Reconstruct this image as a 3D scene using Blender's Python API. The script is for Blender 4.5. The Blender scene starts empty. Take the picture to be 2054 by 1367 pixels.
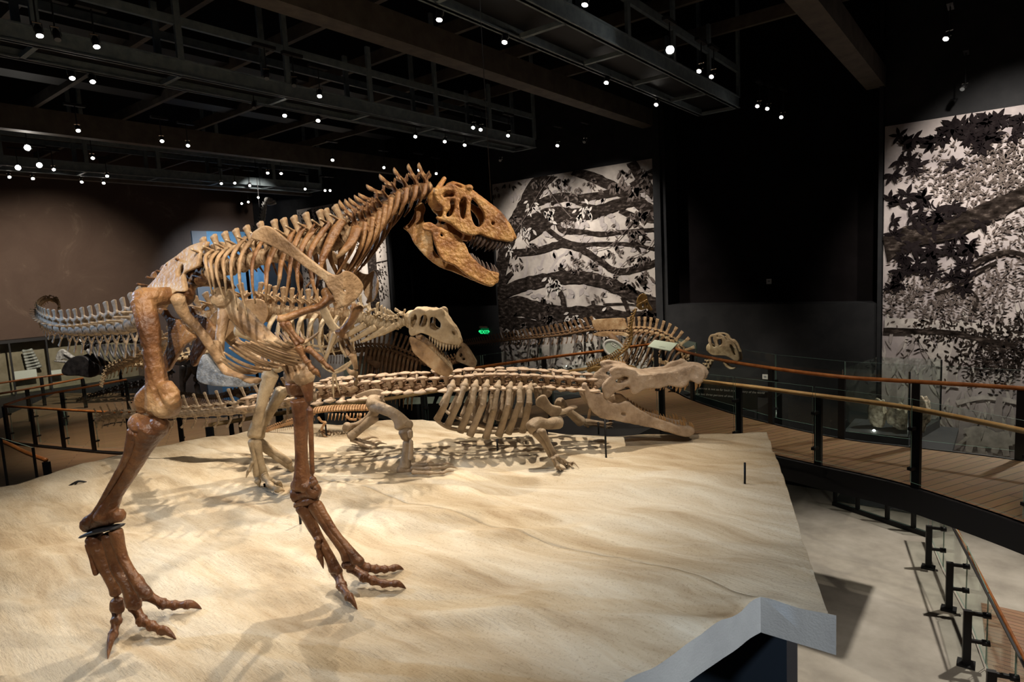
import bpy, bmesh, math, random
from mathutils import Vector, Matrix, noise
random.seed(7)
S = bpy.context.scene
COL = S.collection
class Later:                      # objects are linked together at the end, which keeps the build quick
    def __init__(s): s.objects = s; s.items = []
    def link(s, o): s.items.append(o)
LATE = Later()
EYE = Vector((0, 0, 3.15))
# ------------------------------------------------------------------ camera
FPX, CXP, CYP = 1267.5, 1027.0, 683.5
YAW, PITCH, ROLL = math.radians(-38.24), math.radians(-6.314), math.radians(-2.99)
_f = Vector((math.sin(YAW)*math.cos(PITCH), math.cos(YAW)*math.cos(PITCH), math.sin(PITCH)))
_r = Vector((math.cos(YAW), -math.sin(YAW), 0)); _u = _r.cross(_f)
CR = math.cos(ROLL)*_r + math.sin(ROLL)*_u
CU = -math.sin(ROLL)*_r + math.cos(ROLL)*_u
cam = bpy.data.cameras.new('camera'); cam.sensor_width = 36; cam.lens = FPX/2054*36
cam.clip_start = .05; cam.clip_end = 200
camo = bpy.data.objects.new('camera', cam); COL.objects.link(camo)
camo.matrix_world = Matrix(((CR.x, CU.x, -_f.x, EYE.x), (CR.y, CU.y, -_f.y, EYE.y), (CR.z, CU.z, -_f.z, EYE.z), (0, 0, 0, 1)))
S.camera = camo
def ray(x, y): return (CR*(x-CXP) - CU*(y-CYP))/FPX + _f
def at(x, y, d): return EYE + ray(x, y)*d                       # photo point measured at depth d
def at_z(x, y, z): r = ray(x, y); return EYE + r*((z-EYE.z)/r.z)
def at_Y(x, y, Y): r = ray(x, y); return EYE + r*(Y/r.y)
def at_X(x, y, X): r = ray(x, y); return EYE + r*(X/r.x)
# ------------------------------------------------------------------ world, exposure
S.view_settings.view_transform = 'Standard'; S.view_settings.look = 'None'
S.view_settings.exposure = 0.0; S.view_settings.gamma = 1.0; S.view_settings.use_curve_mapping = False
W = bpy.data.worlds.new('world'); S.world = W; W.use_nodes = True
W.node_tree.nodes['Background'].inputs[0].default_value = (.05, .06, .08, 1)
W.node_tree.nodes['Background'].inputs[1].default_value = .2
S.cycles.max_bounces = 6; S.cycles.diffuse_bounces = 2; S.cycles.glossy_bounces = 2
S.cycles.transmission_bounces = 2; S.cycles.transparent_max_bounces = 24
S.cycles.caustics_reflective = False; S.cycles.caustics_refractive = False
S.cycles.sample_clamp_indirect = 3.0
S.cycles.adaptive_threshold = 0.02
def spot(name, loc, target, watts, size_deg, col=(1, .86, .66), blend=.8, rad=.05):
    l = bpy.data.lights.new(name, 'SPOT'); l.energy = watts; l.color = col
    l.spot_size = math.radians(size_deg); l.spot_blend = blend; l.shadow_soft_size = rad
    o = bpy.data.objects.new(name, l); COL.objects.link(o); o.location = loc
    o.rotation_euler = (Vector(target)-Vector(loc)).to_track_quat('-Z', 'Y').to_euler()
    return o
WARM = (1, .87, .70); NEUT = (1, .9, .78); COOL = (.48, .70, 1)
LIGHTS = [
 # sand slab and skeletons: track spots, and added fill spots without fixtures
 ((-4.3, 5.6, 7.4), (-4.7, 4.4, 1.1), 1550, 66, WARM, .035),
 ((-7.2, 4.6, 7.1), (-5.8, 3.2, 1.0), 1050, 66, WARM, .035),
 ((-9.5, 4.0, 7.4), (-6.3, 1.8, 1.0), 330, 60, WARM, .06),
 ((-1.0, 2.0, 7.3), (-4.0, 2.0, 2.4), 520, 60, WARM, .05),
 ((-1.6, 6.5, 7.3), (-3.0, 5.8, 1.2), 420, 50, WARM, .04),
 ((-.8, -.8, 6.4), (-4.4, 2.2, 2.9), 900, 44, NEUT, .06),
 ((-13.6, -2.0, 6.6), (-5.4, 2.0, 2.9), 2600, 30, COOL, .06),
 ((3.5, .5, 5.5), (-1.2, 3.7, .9), 1300, 26, (.9, .95, 1), .2),  # added spot from the camera side, brightens the white slab edge
 ((-1.0, -1.6, 4.7), (-4.2, 2.3, 2.75), 420, 24, NEUT, .06),  # added low fill spot with no fixture, brightens the far femur
 ((1.6, 5.2, 6.8), (-4.0, 2.3, 2.7), 1300, 30, WARM, .05),
 ((-2.6, 3.4, 7.2), (-6.6, 8.8, 1.1), 800, 36, WARM, .05),  # added front spot, brightens the round panel behind the sand
 ((.6, 2.6, 6.9), (-2.9, 6.2, 1.8), 520, 24, NEUT, .05),  # added spot, lifts the crocodilian skull
 ((-4.2, 14.2, 6.8), (-5.6, 19, -.9), 420, 16, NEUT, .05),  # added narrow spot, brightens the call station on the wall
 # mural washes
 ((-14.2, 14.6, 7.6), (-13.0, 19, 3.4), 1500, 62, NEUT, .1),
 ((-10.4, 14.4, 7.6), (-10.6, 19, 3.4), 1500, 62, NEUT, .1),
 ((-21.8, 14.6, 7.0), (-24.3, 19, 3.6), 2800, 62, NEUT, .1),
 ((.4, 14.0, 7.6), (.2, 19, 4.2), 2200, 62, NEUT, .1),
 ((-1.4, 13.8, 7.4), (-1.4, 19, 2.4), 900, 50, NEUT, .1),
 # far wall, blue bay, decks, floor, back row of skeletons
 ((-22.0, 7.0, 6.9), (-32.4, 9.4, 2.6), 4200, 54, WARM, .1),
 ((-27.5, 15.0, 6.9), (-32.2, 17.2, 2.6), 1500, 80, (.7, .86, 1), .1),
 ((-11.6, 8.8, 7.0), (-10.8, 12.2, .8), 1500, 50, WARM, .06),
 ((-8.4, 12.0, 7.0), (-8.6, 15.8, .6), 2200, 66, WARM, .06),
 ((1.5, 8.5, 7.3), (-1.2, 10.6, 0), 720, 60, WARM, .06),
 ((-5.2, 9.0, 7.0), (-4.5, 11.0, 0), 700, 56, WARM, .06),
 ((2.5, 18.0, 7.2), (-1.4, 13.2, -3.5), 4600, 52, NEUT, .15),
 ((1.5, .4, 7.0), (-.5, 10.2, -3.5), 2400, 26, NEUT, .4),
 ((-11.5, 2.6, 7.0), (-12.2, 3.4, -.4), 1000, 50, WARM, .06),
 ((-17.0, 6.0, 7.0), (-19.0, 8.0, -.9), 2600, 62, WARM, .06),
 ((-23.0, 9.0, 6.9), (-26.0, 9.0, .4), 1800, 60, NEUT, .06),
 ((-22.0, 13.0, 7.0), (-25.2, 15.0, 6.4), 900, 40, NEUT, .05),
]
# ------------------------------------------------------------------ materials
def mat(name, col, rough=.6, metal=0.0, spec=.5):
    m = bpy.data.materials.new(name); m.use_nodes = True
    b = m.node_tree.nodes['Principled BSDF']
    b.inputs['Base Color'].default_value = (*col, 1); b.inputs['Roughness'].default_value = rough
    b.inputs['Metallic'].default_value = metal; b.inputs['Specular IOR Level'].default_value = spec
    return m
def N(m, t, **k):
    n = m.node_tree.nodes.new(t)
    for a, v in k.items():
        if a in n.inputs: n.inputs[a].default_value = v
        else: setattr(n, a, v)
    return n
def LK(m, a, b): m.node_tree.links.new(a, b)
def noisy(name, stops, scale=4, rough=.6, bump=.2, bscale=30, detail=6, spec=.4, metal=0.0, stretch=(1, 1, 1), coord='Object'):
    m = mat(name, stops[0][1], rough, metal, spec); b = m.node_tree.nodes['Principled BSDF']
    tc = N(m, 'ShaderNodeTexCoord'); mp = N(m, 'ShaderNodeMapping'); mp.inputs['Scale'].default_value = stretch
    LK(m, tc.outputs[coord], mp.inputs[0])
    n = N(m, 'ShaderNodeTexNoise', Scale=scale, Detail=detail, Roughness=.6); LK(m, mp.outputs[0], n.inputs['Vector'])
    r = N(m, 'ShaderNodeValToRGB'); e = r.color_ramp.elements
    e[0].position, e[0].color = stops[0][0], (*stops[0][1], 1)
    e[1].position, e[1].color = stops[-1][0], (*stops[-1][1], 1)
    for p, c in stops[1:-1]:
        x = e.new(p); x.color = (*c, 1)
    LK(m, n.outputs['Fac'], r.inputs[0]); LK(m, r.outputs[0], b.inputs['Base Color'])
    if bump:
        n2 = N(m, 'ShaderNodeTexNoise', Scale=bscale, Detail=4); LK(m, mp.outputs[0], n2.inputs['Vector'])
        bp = N(m, 'ShaderNodeBump', Strength=bump, Distance=.02); LK(m, n2.outputs['Fac'], bp.inputs['Height'])
        LK(m, bp.outputs[0], b.inputs['Normal'])
    return m
def emit(name, col, strength):
    m = mat(name, col); b = m.node_tree.nodes['Principled BSDF']
    b.inputs['Emission Color'].default_value = (*col, 1); b.inputs['Emission Strength'].default_value = strength
    return m
M = {}
M['bone_brown'] = noisy('bone_brown', [(.30, (.045, .019, .009)), (.43, (.16, .068, .026)), (.54, (.32, .165, .066)), (.68, (.54, .37, .20))], 2.6, .42, .6, 30, detail=8)
M['bone_red'] = noisy('bone_red_brown', [(.30, (.030, .012, .006)), (.43, (.11, .043, .018)), (.55, (.22, .10, .042)), (.70, (.42, .25, .12))], 2.6, .4, .6, 30, detail=8)
M['bone_skull'] = noisy('bone_skull', [(.32, (.09, .036, .014)), (.44, (.33, .14, .045)), (.56, (.56, .30, .10)), (.72, (.60, .45, .27))], 5, .42, .5, 55, detail=8)
M['bone_tan'] = noisy('bone_tan', [(.3, (.12, .065, .03)), (.48, (.40, .25, .13)), (.68, (.60, .46, .29))], 3.5, .48, .5, 34, detail=8)
M['bone_grey'] = noisy('bone_grey', [(.3, (.16, .11, .07)), (.5, (.36, .27, .18)), (.72, (.50, .40, .29))], 4, .6, .4, 40)
M['bone_pinkish'] = noisy('bone_pinkish', [(.3, (.30, .21, .14)), (.5, (.50, .37, .26)), (.72, (.62, .49, .37))], 6, .6, .4, 55)
M['bone_pale'] = noisy('bone_pale', [(.3, (.20, .14, .08)), (.5, (.44, .33, .20)), (.72, (.62, .51, .36))], 5, .55, .35, 45)
M['bone_dark'] = noisy('bone_dark', [(.3, (.07, .035, .018)), (.5, (.18, .10, .05)), (.72, (.32, .2, .11))], 5, .6, .3, 40)
M['bone_gold'] = noisy('bone_gold', [(.3, (.16, .08, .02)), (.5, (.42, .25, .08)), (.72, (.62, .43, .2))], 8, .35, .3, 60)
M['bone_orange'] = noisy('bone_orange', [(.3, (.32, .17, .08)), (.5, (.55, .32, .16)), (.72, (.72, .5, .3))], 8, .55, .3, 60)
M['bone_black'] = noisy('bone_black', [(.3, (.014, .013, .015)), (.7, (.09, .085, .085))], 5, .35, .3, 40)
M['bone_silver'] = noisy('bone_silver', [(.3, (.12, .12, .12)), (.7, (.6, .6, .58))], 12, .3, .4, 40)
M['jacket'] = noisy('jacket', [(.3, (.08, .09, .10)), (.7, (.42, .44, .46))], 14, .45, .6, 50)
M['plaster'] = noisy('plaster', [(.3, (.12, .09, .06)), (.6, (.42, .36, .28)), (.75, (.66, .62, .55))], 14, .8, .4, 40)
M['tooth'] = noisy('tooth', [(.3, (.045, .03, .025)), (.7, (.22, .16, .13))], 20, .22, 0)
M['tooth_amber'] = noisy('tooth_amber', [(.3, (.30, .15, .05)), (.7, (.55, .34, .16))], 20, .35, 0)
M['cartilage'] = mat('cartilage', (.025, .025, .03), .5)
M['steel'] = mat('steel', (.02, .02, .022), .45, .6)
M['catwalk'] = noisy('catwalk', [(.35, (.18, .23, .26)), (.65, (.27, .33, .36))], 6, .55, .1, 40)
M['beam'] = noisy('beam', [(.35, (.10, .085, .07)), (.65, (.16, .135, .11))], 3, .7, .1, 30)
M['black'] = mat('black_paint', (.012, .012, .014), .6)
M['ceil'] = mat('ceiling_black', (.006, .006, .008), .9, 0, .05)
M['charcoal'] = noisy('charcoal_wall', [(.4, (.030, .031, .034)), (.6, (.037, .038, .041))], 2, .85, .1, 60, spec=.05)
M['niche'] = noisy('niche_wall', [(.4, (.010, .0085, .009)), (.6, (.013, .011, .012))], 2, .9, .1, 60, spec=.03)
M['lens'] = emit('lamp_lens', (1, .93, .82), 30)
M['lens_off'] = mat('lamp_lens_off', (.3, .32, .35), .1)
M['lens_bright'] = emit('lamp_lens_bright', (1, .95, .86), 120)
M['chrome'] = mat('chrome', (.7, .72, .74), .2, 1)
M['white'] = mat('white_plate', (.75, .75, .72), .5)
M['panel'] = mat('panel_green', (.52, .60, .50), .5)
M['fascia'] = noisy('fascia_white', [(.35, (.50, .50, .49)), (.65, (.60, .60, .58))], 3, .85, .15, 80)
M['under'] = noisy('underside', [(.4, (.30, .25, .19)), (.6, (.36, .30, .23))], 3, .9, .1, 40)
M['column'] = mat('column_blue_black', (.02, .03, .045), .5)
M['concrete'] = noisy('concrete', [(.3, (.30, .275, .235)), (.5, (.42, .39, .335)), (.7, (.52, .49, .43))], 1.1, .65, .08, 40, detail=8)
M['rail'] = noisy('rail_wood', [(.35, (.24, .075, .018)), (.65, (.42, .15, .04))], 6, .35, .05, 40, stretch=(1, 1, 1))
M['rail_light'] = noisy('rail_wood_light', [(.35, (.58, .32, .12)), (.65, (.72, .45, .2))], 6, .35, .05, 40)
M['label_card'] = mat('label_card', (.72, .74, .70), .6)
M['green_sign'] = emit('exit_green', (.02, .9, .25), 1.4)
M['green_dark'] = emit('exit_dark', (.0, .13, .04), .35)
M['amber'] = noisy('amber_prop', [(.3, (.40, .2, .05)), (.7, (.6, .33, .1))], 8, .4, 0)
M['red'] = mat('red_plastic', (.5, .03, .02), .4)
M['brass'] = mat('brass', (.5, .35, .08), .3, .8)
M['rug'] = mat('text_white', (.8, .8, .78), .7)
M['dark_panel'] = mat('dark_panel', (.012, .018, .018), .25)
M['blue'] = noisy('blue_bay', [(.4, (.14, .30, .48)), (.6, (.18, .36, .54))], 2, .8, 0)
def wood(name, c1, c2, ang, plank=.14):
    m = mat(name, c1, .5); b = m.node_tree.nodes['Principled BSDF']
    tc = N(m, 'ShaderNodeTexCoord'); mp = N(m, 'ShaderNodeMapping'); mp.inputs['Rotation'].default_value = (0, 0, ang)
    LK(m, tc.outputs['Object'], mp.inputs[0])
    br = N(m, 'ShaderNodeTexBrick'); br.offset = .37
    br.inputs['Scale'].default_value = 1; br.inputs['Brick Width'].default_value = 3.2; br.inputs['Row Height'].default_value = plank
    br.inputs['Mortar Size'].default_value = .006; br.inputs['Mortar'].default_value = (.02, .012, .008, 1)
    br.inputs['Color1'].default_value = (*c1, 1); br.inputs['Color2'].default_value = (*c2, 1)
    LK(m, mp.outputs[0], br.inputs['Vector'])
    n = N(m, 'ShaderNodeTexNoise', Scale=3.0, Detail=6); mp2 = N(m, 'ShaderNodeMapping'); mp2.inputs['Scale'].default_value = (1, 14, 1)
    LK(m, mp.outputs[0], mp2.inputs[0]); LK(m, mp2.outputs[0], n.inputs['Vector'])
    mx = N(m, 'ShaderNodeMix', data_type='RGBA', blend_type='MULTIPLY'); mx.inputs[0].default_value = .45
    LK(m, br.outputs['Color'], mx.inputs[6]); LK(m, n.outputs['Color'], mx.inputs[7]); LK(m, mx.outputs[2], b.inputs['Base Color'])
    return m
M['deck'] = wood('deck_wood', (.30, .175, .09), (.25, .14, .07), math.radians(-62))
M['deck_low'] = wood('deck_wood_low', (.46, .26, .15), (.40, .23, .13), math.radians(5), .12)
def glass():
    m = bpy.data.materials.new('rail_glass'); m.use_nodes = True; nt = m.node_tree; nt.nodes.clear()
    o = nt.nodes.new('ShaderNodeOutputMaterial'); t = nt.nodes.new('ShaderNodeBsdfTransparent'); t.inputs[0].default_value = (.965, .985, .975, 1)
    g = nt.nodes.new('ShaderNodeBsdfGlossy'); g.inputs['Roughness'].default_value = .02; g.inputs[0].default_value = (.9, 1, .96, 1)
    f = nt.nodes.new('ShaderNodeLayerWeight'); f.inputs[0].default_value = .5; mx = nt.nodes.new('ShaderNodeMixShader')
    pw = nt.nodes.new('ShaderNodeMath'); pw.operation = 'POWER'; pw.inputs[1].default_value = 4; nt.links.new(f.outputs['Facing'], pw.inputs[0])
    ma = nt.nodes.new('ShaderNodeMath'); ma.operation = 'MULTIPLY_ADD'; ma.inputs[1].default_value = .4; ma.inputs[2].default_value = .02; nt.links.new(pw.outputs[0], ma.inputs[0])
    nt.links.new(ma.outputs[0], mx.inputs[0]); nt.links.new(t.outputs[0], mx.inputs[1]); nt.links.new(g.outputs[0], mx.inputs[2]); nt.links.new(mx.outputs[0], o.inputs[0])
    return m
M['glass'] = glass(); M['glass_edge'] = mat('glass_edge', (.20, .34, .29), .15, 0, .8)
def sand_mat():
    m = mat('sand', (.7, .55, .36), .95, 0, .1); b = m.node_tree.nodes['Principled BSDF']
    tc = N(m, 'ShaderNodeTexCoord')
    mp = N(m, 'ShaderNodeMapping'); mp.inputs['Rotation'].default_value = (0, 0, math.radians(28)); mp.inputs['Scale'].default_value = (.55, 2.6, 1)
    LK(m, tc.outputs['Object'], mp.inputs[0])
    n = N(m, 'ShaderNodeTexNoise', Scale=1.3, Detail=8, Roughness=.62, Distortion=.6); LK(m, mp.outputs[0], n.inputs['Vector'])
    r = N(m, 'ShaderNodeValToRGB'); e = r.color_ramp.elements
    e[0].position, e[0].color = .30, (.41, .30, .185, 1); e[1].position, e[1].color = .66, (.74, .655, .515, 1)
    x = e.new(.47); x.color = (.60, .49, .345, 1)
    LK(m, n.outputs['Fac'], r.inputs[0])
    n3 = N(m, 'ShaderNodeTexNoise', Scale=55, Detail=3, Roughness=.7); LK(m, tc.outputs['Object'], n3.inputs['Vector'])
    r3 = N(m, 'ShaderNodeValToRGB'); r3.color_ramp.elements[0].position = .33; r3.color_ramp.elements[0].color = (.62, .56, .5, 1); r3.color_ramp.elements[1].position = .45
    LK(m, n3.outputs['Fac'], r3.inputs[0])
    mx = N(m, 'ShaderNodeMix', data_type='RGBA', blend_type='MULTIPLY'); mx.inputs[0].default_value = .5
    LK(m, r.outputs[0], mx.inputs[6]); LK(m, r3.outputs[0], mx.inputs[7]); LK(m, mx.outputs[2], b.inputs['Base Color'])
    mp4 = N(m, 'ShaderNodeMapping'); mp4.inputs['Rotation'].default_value = (0, 0, math.radians(28)); mp4.inputs['Scale'].default_value = (1, 5, 1); LK(m, tc.outputs['Object'], mp4.inputs[0])
    n2 = N(m, 'ShaderNodeTexNoise', Scale=7, Detail=8, Roughness=.7); LK(m, mp4.outputs[0], n2.inputs['Vector'])
    bp = N(m, 'ShaderNodeBump', Strength=.6, Distance=.03); LK(m, n2.outputs['Fac'], bp.inputs['Height']); LK(m, bp.outputs[0], b.inputs['Normal'])
    return m
M['sand'] = sand_mat()
def left_wall_mat():
    m = mat('brown_wall', (.1, .06, .045), .85); b = m.node_tree.nodes['Principled BSDF']
    tc = N(m, 'ShaderNodeTexCoord')
    n = N(m, 'ShaderNodeTexNoise', Scale=.55, Detail=9, Roughness=.72, Distortion=1.2); LK(m, tc.outputs['Object'], n.inputs['Vector'])
    r = N(m, 'ShaderNodeValToRGB'); e = r.color_ramp.elements
    e[0].position, e[0].color = .40, (.095, .060, .046, 1); e[1].position, e[1].color = .70, (.19, .135, .10, 1)
    x = e.new(.585); x.color = (.11, .072, .055, 1)
    LK(m, n.outputs['Fac'], r.inputs[0]); LK(m, r.outputs[0], b.inputs['Base Color'])
    return m
M['brown_wall'] = left_wall_mat()
# ------------------------------------------------------------------ builders
WPOS = {}
def link(name, me, m=None, parent=None, loc=None):
    """One mesh object; the mesh is in world space and its origin is moved to its middle."""
    if m is not None and not me.materials: me.materials.append(m)
    o = bpy.data.objects.new(name, me); LATE.objects.link(o)
    if loc is None:
        if len(me.vertices):
            c = [0.0]*(len(me.vertices)*3); me.vertices.foreach_get('co', c)
            xs, ys, zs = c[0::3], c[1::3], c[2::3]
            loc = Vector(((min(xs)+max(xs))/2, (min(ys)+max(ys))/2, min(zs)))
        else: loc = Vector()
        me.transform(Matrix.Translation(-loc))
    WPOS[o] = Vector(loc)
    if parent is not None:
        o.parent = parent; o.location = loc - WPOS[parent]
    else: o.location = loc
    return o
def tag(o, label=None, cat=None, group=None, kind=None):
    if label: o['label'] = label
    if cat: o['category'] = cat
    if group: o['group'] = group
    if kind: o['kind'] = kind
    return o
def thing(name, label, cat, loc, group=None):
    o = bpy.data.objects.new(name, None); LATE.objects.link(o); o.location = loc; o.empty_display_size = .1
    WPOS[o] = Vector(loc); return tag(o, label, cat, group)
def place(name, me, mtx, parent, m=None):
    """Part that shares mesh data, placed with a full matrix."""
    o = bpy.data.objects.new(name, me); LATE.objects.link(o)
    if m is not None and not me.materials: me.materials.append(m)
    o.parent = parent; mm = mtx.copy(); mm.translation = mtx.translation - WPOS[parent]
    o.matrix_local = mm; WPOS[o] = mtx.translation.copy(); return o
def mesh_of(bm, name='mesh', smooth=True):
    me = bpy.data.meshes.new(name); bm.normal_update(); bm.to_mesh(me); bm.free()
    if smooth:
        me.polygons.foreach_set('use_smooth', [True]*len(me.polygons))
    return me
def box(bm, lo, hi, mi=0, mtx=None):
    v = [bm.verts.new(((lo, hi)[i & 1][0], (lo, hi)[(i >> 1) & 1][1], (lo, hi)[(i >> 2) & 1][2])) for i in range(8)]
    if mtx is not None:
        for q in v: q.co = mtx @ q.co
    for f in ((0, 2, 3, 1), (4, 5, 7, 6), (0, 1, 5, 4), (2, 6, 7, 3), (0, 4, 6, 2), (1, 3, 7, 5)):
        bm.faces.new([v[i] for i in f]).material_index = mi
    return v
def bar(bm, a, b, w, h, up=Vector((0, 0, 1)), mi=0):
    a, b = Vector(a), Vector(b); t = (b-a).normalized(); s = t.cross(up)
    s = s.normalized() if s.length > 1e-4 else t.orthogonal().normalized()
    n = s.cross(t); L = (b-a).length
    mt = Matrix(((t.x, s.x, n.x, a.x), (t.y, s.y, n.y, a.y), (t.z, s.z, n.z, a.z), (0, 0, 0, 1)))
    box(bm, (0, -w/2, -h/2), (L, w/2, h/2), mi, mt)
def boxmesh(lo, hi): bm = bmesh.new(); box(bm, lo, hi); bmesh.ops.recalc_face_normals(bm, faces=bm.faces); return mesh_of(bm, smooth=False)
def glassbar(a, b, w, h):
    me = barmesh(a, b, w, h); ar = sorted((p.area, p.index) for p in me.polygons)
    me.materials.append(M['glass']); me.materials.append(M['glass_edge'])
    for _, i in ar[:4]: me.polygons[i].material_index = 1
    return me
def barmesh(a, b, w, h, up=Vector((0, 0, 1))): bm = bmesh.new(); bar(bm, a, b, w, h, up); bmesh.ops.recalc_face_normals(bm, faces=bm.faces); return mesh_of(bm, smooth=False)
def cr(p, t):
    """Catmull-Rom through the list p at parameter t in 0..len-1 (numbers, tuples or vectors)."""
    n = len(p); i = min(int(t), n-2); f = t-i
    a, b, c, d = p[max(i-1, 0)], p[i], p[i+1], p[min(i+2, n-1)]
    w = (-.5*f+f*f-.5*f**3, 1-2.5*f*f+1.5*f**3, .5*f+2*f*f-1.5*f**3, -.5*f*f+.5*f**3)
    if isinstance(b, Vector): return a*w[0]+b*w[1]+c*w[2]+d*w[3]
    if isinstance(b, (tuple, list)): return tuple(a[k]*w[0]+b[k]*w[1]+c[k]*w[2]+d[k]*w[3] for k in range(len(b)))
    return a*w[0]+b*w[1]+c*w[2]+d*w[3]
def sweep(bm, pts, rad, n=10, up=Vector((0, 0, 1)), seg=4, mi=0):
    """Rounded tube through pts; rad entries are r or (side, up) half sizes."""
    pts = [Vector(p) for p in pts]; rad = [r if isinstance(r, tuple) else (r, r) for r in rad]
    if len(rad) != len(pts):
        rad = [cr(rad, (len(rad)-1)*i/(len(pts)-1)) if len(rad) > 1 else rad[0] for i in range(len(pts))]
    K = (len(pts)-1)*seg; P = [cr(pts, i/seg) for i in range(K+1)]; Q = [cr(rad, i/seg) for i in range(K+1)]
    rings = []
    for i in range(K+1):
        t = (P[min(i+1, K)]-P[max(i-1, 0)]); t = t.normalized() if t.length > 1e-9 else Vector((1, 0, 0))
        s = t.cross(up); s = s.normalized() if s.length > 1e-3 else t.orthogonal().normalized(); w = s.cross(t)
        ra, rb = max(Q[i][0], 1e-4), max(Q[i][1], 1e-4)
        def ring(c, k): return [bm.verts.new(c + s*(ra*k*math.cos(2*math.pi*j/n)) + w*(rb*k*math.sin(2*math.pi*j/n))) for j in range(n)]
        m_ = min(ra, rb)
        if i == 0: rings += [bm.verts.new(P[0]-t*m_*.55), ring(P[0]-t*m_*.38, .6)]
        rings.append(ring(P[i], 1))
        if i == K: rings += [ring(P[i]+t*m_*.38, .6), bm.verts.new(P[i]+t*m_*.55)]
    for a, b in zip(rings[:-1], rings[1:]):
        for j in range(n):
            k = (j+1) % n
            if not isinstance(a, list): f = bm.faces.new((a, b[k], b[j]))
            elif not isinstance(b, list): f = bm.faces.new((a[j], a[k], b))
            else: f = bm.faces.new((a[j], a[k], b[k], b[j]))
            f.material_index = mi
def ball(bm, c, r, rot=None, u=12, v=8):
    r = r if isinstance(r, tuple) else (r, r, r)
    m = Matrix.Translation(Vector(c)) @ (rot.to_4x4() if rot else Matrix()) @ Matrix.Diagonal((*r, 1))
    bmesh.ops.create_uvsphere(bm, u_segments=u, v_segments=v, radius=1, matrix=m)
def cyl(bm, a, b, r, r2=None, n=12, mi=0):
    a, b = Vector(a), Vector(b); t = (b-a).normalized(); s = t.orthogonal().normalized(); w = t.cross(s); r2 = r if r2 is None else r2
    A = [bm.verts.new(a+s*r*math.cos(2*math.pi*j/n)+w*r*math.sin(2*math.pi*j/n)) for j in range(n)]
    B = [bm.verts.new(b+s*r2*math.cos(2*math.pi*j/n)+w*r2*math.sin(2*math.pi*j/n)) for j in range(n)]
    for j in range(n): bm.faces.new((A[j], A[(j+1) % n], B[(j+1) % n], B[j])).material_index = mi
    bm.faces.new(A[::-1]).material_index = mi; bm.faces.new(B).material_index = mi
def evald(me, mods):
    o = bpy.data.objects.new('t', me); COL.objects.link(o)
    for t, kw in mods:
        md = o.modifiers.new('m', t)
        for k, v in kw.items(): setattr(md, k, v)
    dg = bpy.context.evaluated_depsgraph_get(); dg.update()
    r = bpy.data.meshes.new_from_object(o.evaluated_get(dg)); bpy.data.objects.remove(o)
    if me.users == 0: bpy.data.meshes.remove(me)
    return r
def fuse(bm, vox, smooth=2, rough=0.0, rs=20.0):
    """Weld overlapping solids of bm into one continuous skin."""
    me = mesh_of(bm, smooth=False)
    r = evald(me, [('REMESH', dict(mode='VOXEL', voxel_size=vox)), ('SMOOTH', dict(iterations=smooth, factor=.5))])
    if rough:
        for v in r.vertices:
            v.co += v.normal*(noise.noise(v.co*rs)*rough)
    r.polygons.foreach_set('use_smooth', [True]*len(r.polygons))
    return r
def closed_cr(p, sub):
    n = len(p); out = []
    for i in range(n):
        q = [p[(i-1) % n], p[i], p[(i+1) % n], p[(i+2) % n]]
        for k in range(sub): out.append(cr([tuple(map(float, x)) for x in q], 1+k/sub))
    return out
def plate(outline, holes=(), th=6, vox=2.0, bev=2.0, sub=3, smooth=3):
    """Rounded solid sheet in the xy plane from an outline with openings, as a dense even mesh."""
    cu = bpy.data.curves.new('t', 'CURVE'); cu.dimensions = '2D'; cu.fill_mode = 'BOTH'; cu.extrude = th; cu.bevel_depth = bev; cu.bevel_resolution = 1
    cu.offset = -bev*.5
    for lp in [outline]+list(holes):
        q = closed_cr(lp, sub); sp = cu.splines.new('POLY'); sp.points.add(len(q)-1)
        for k, (x, y) in enumerate(q): sp.points[k].co = (x, y, 0, 1)
        sp.use_cyclic_u = True
    o = bpy.data.objects.new('t', cu); COL.objects.link(o); dg = bpy.context.evaluated_depsgraph_get(); dg.update()
    me = bpy.data.meshes.new_from_object(o.evaluated_get(dg)); bpy.data.objects.remove(o)
    return evald(me, [('REMESH', dict(mode='VOXEL', voxel_size=vox)), ('SMOOTH', dict(iterations=smooth, factor=.5))])
def add_mesh(bm, me, fn):
    """Append mesh me to bm with its points moved through fn."""
    for v in me.vertices: v.co = fn(v.co)
    bm.from_mesh(me); bpy.data.meshes.remove(me)
def text_mesh(body, size, origin, right, up, depth=.002, align='LEFT', shear=0.0):
    cu = bpy.data.curves.new('t', 'FONT'); cu.body = body; cu.size = size; cu.extrude = depth; cu.align_x = align; cu.shear = shear
    o = bpy.data.objects.new('t', cu); COL.objects.link(o); dg = bpy.context.evaluated_depsgraph_get(); dg.update()
    me = bpy.data.meshes.new_from_object(o.evaluated_get(dg)); bpy.data.objects.remove(o)
    r, u = Vector(right).normalized(), Vector(up).normalized(); n = r.cross(u)
    for v in me.vertices: v.co = Vector(origin)+r*v.co.x+u*v.co.y+n*v.co.z
    return me
def struct(name, me, m=None):
    o = link(name, me, m); o['kind'] = 'structure'; return o
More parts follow.
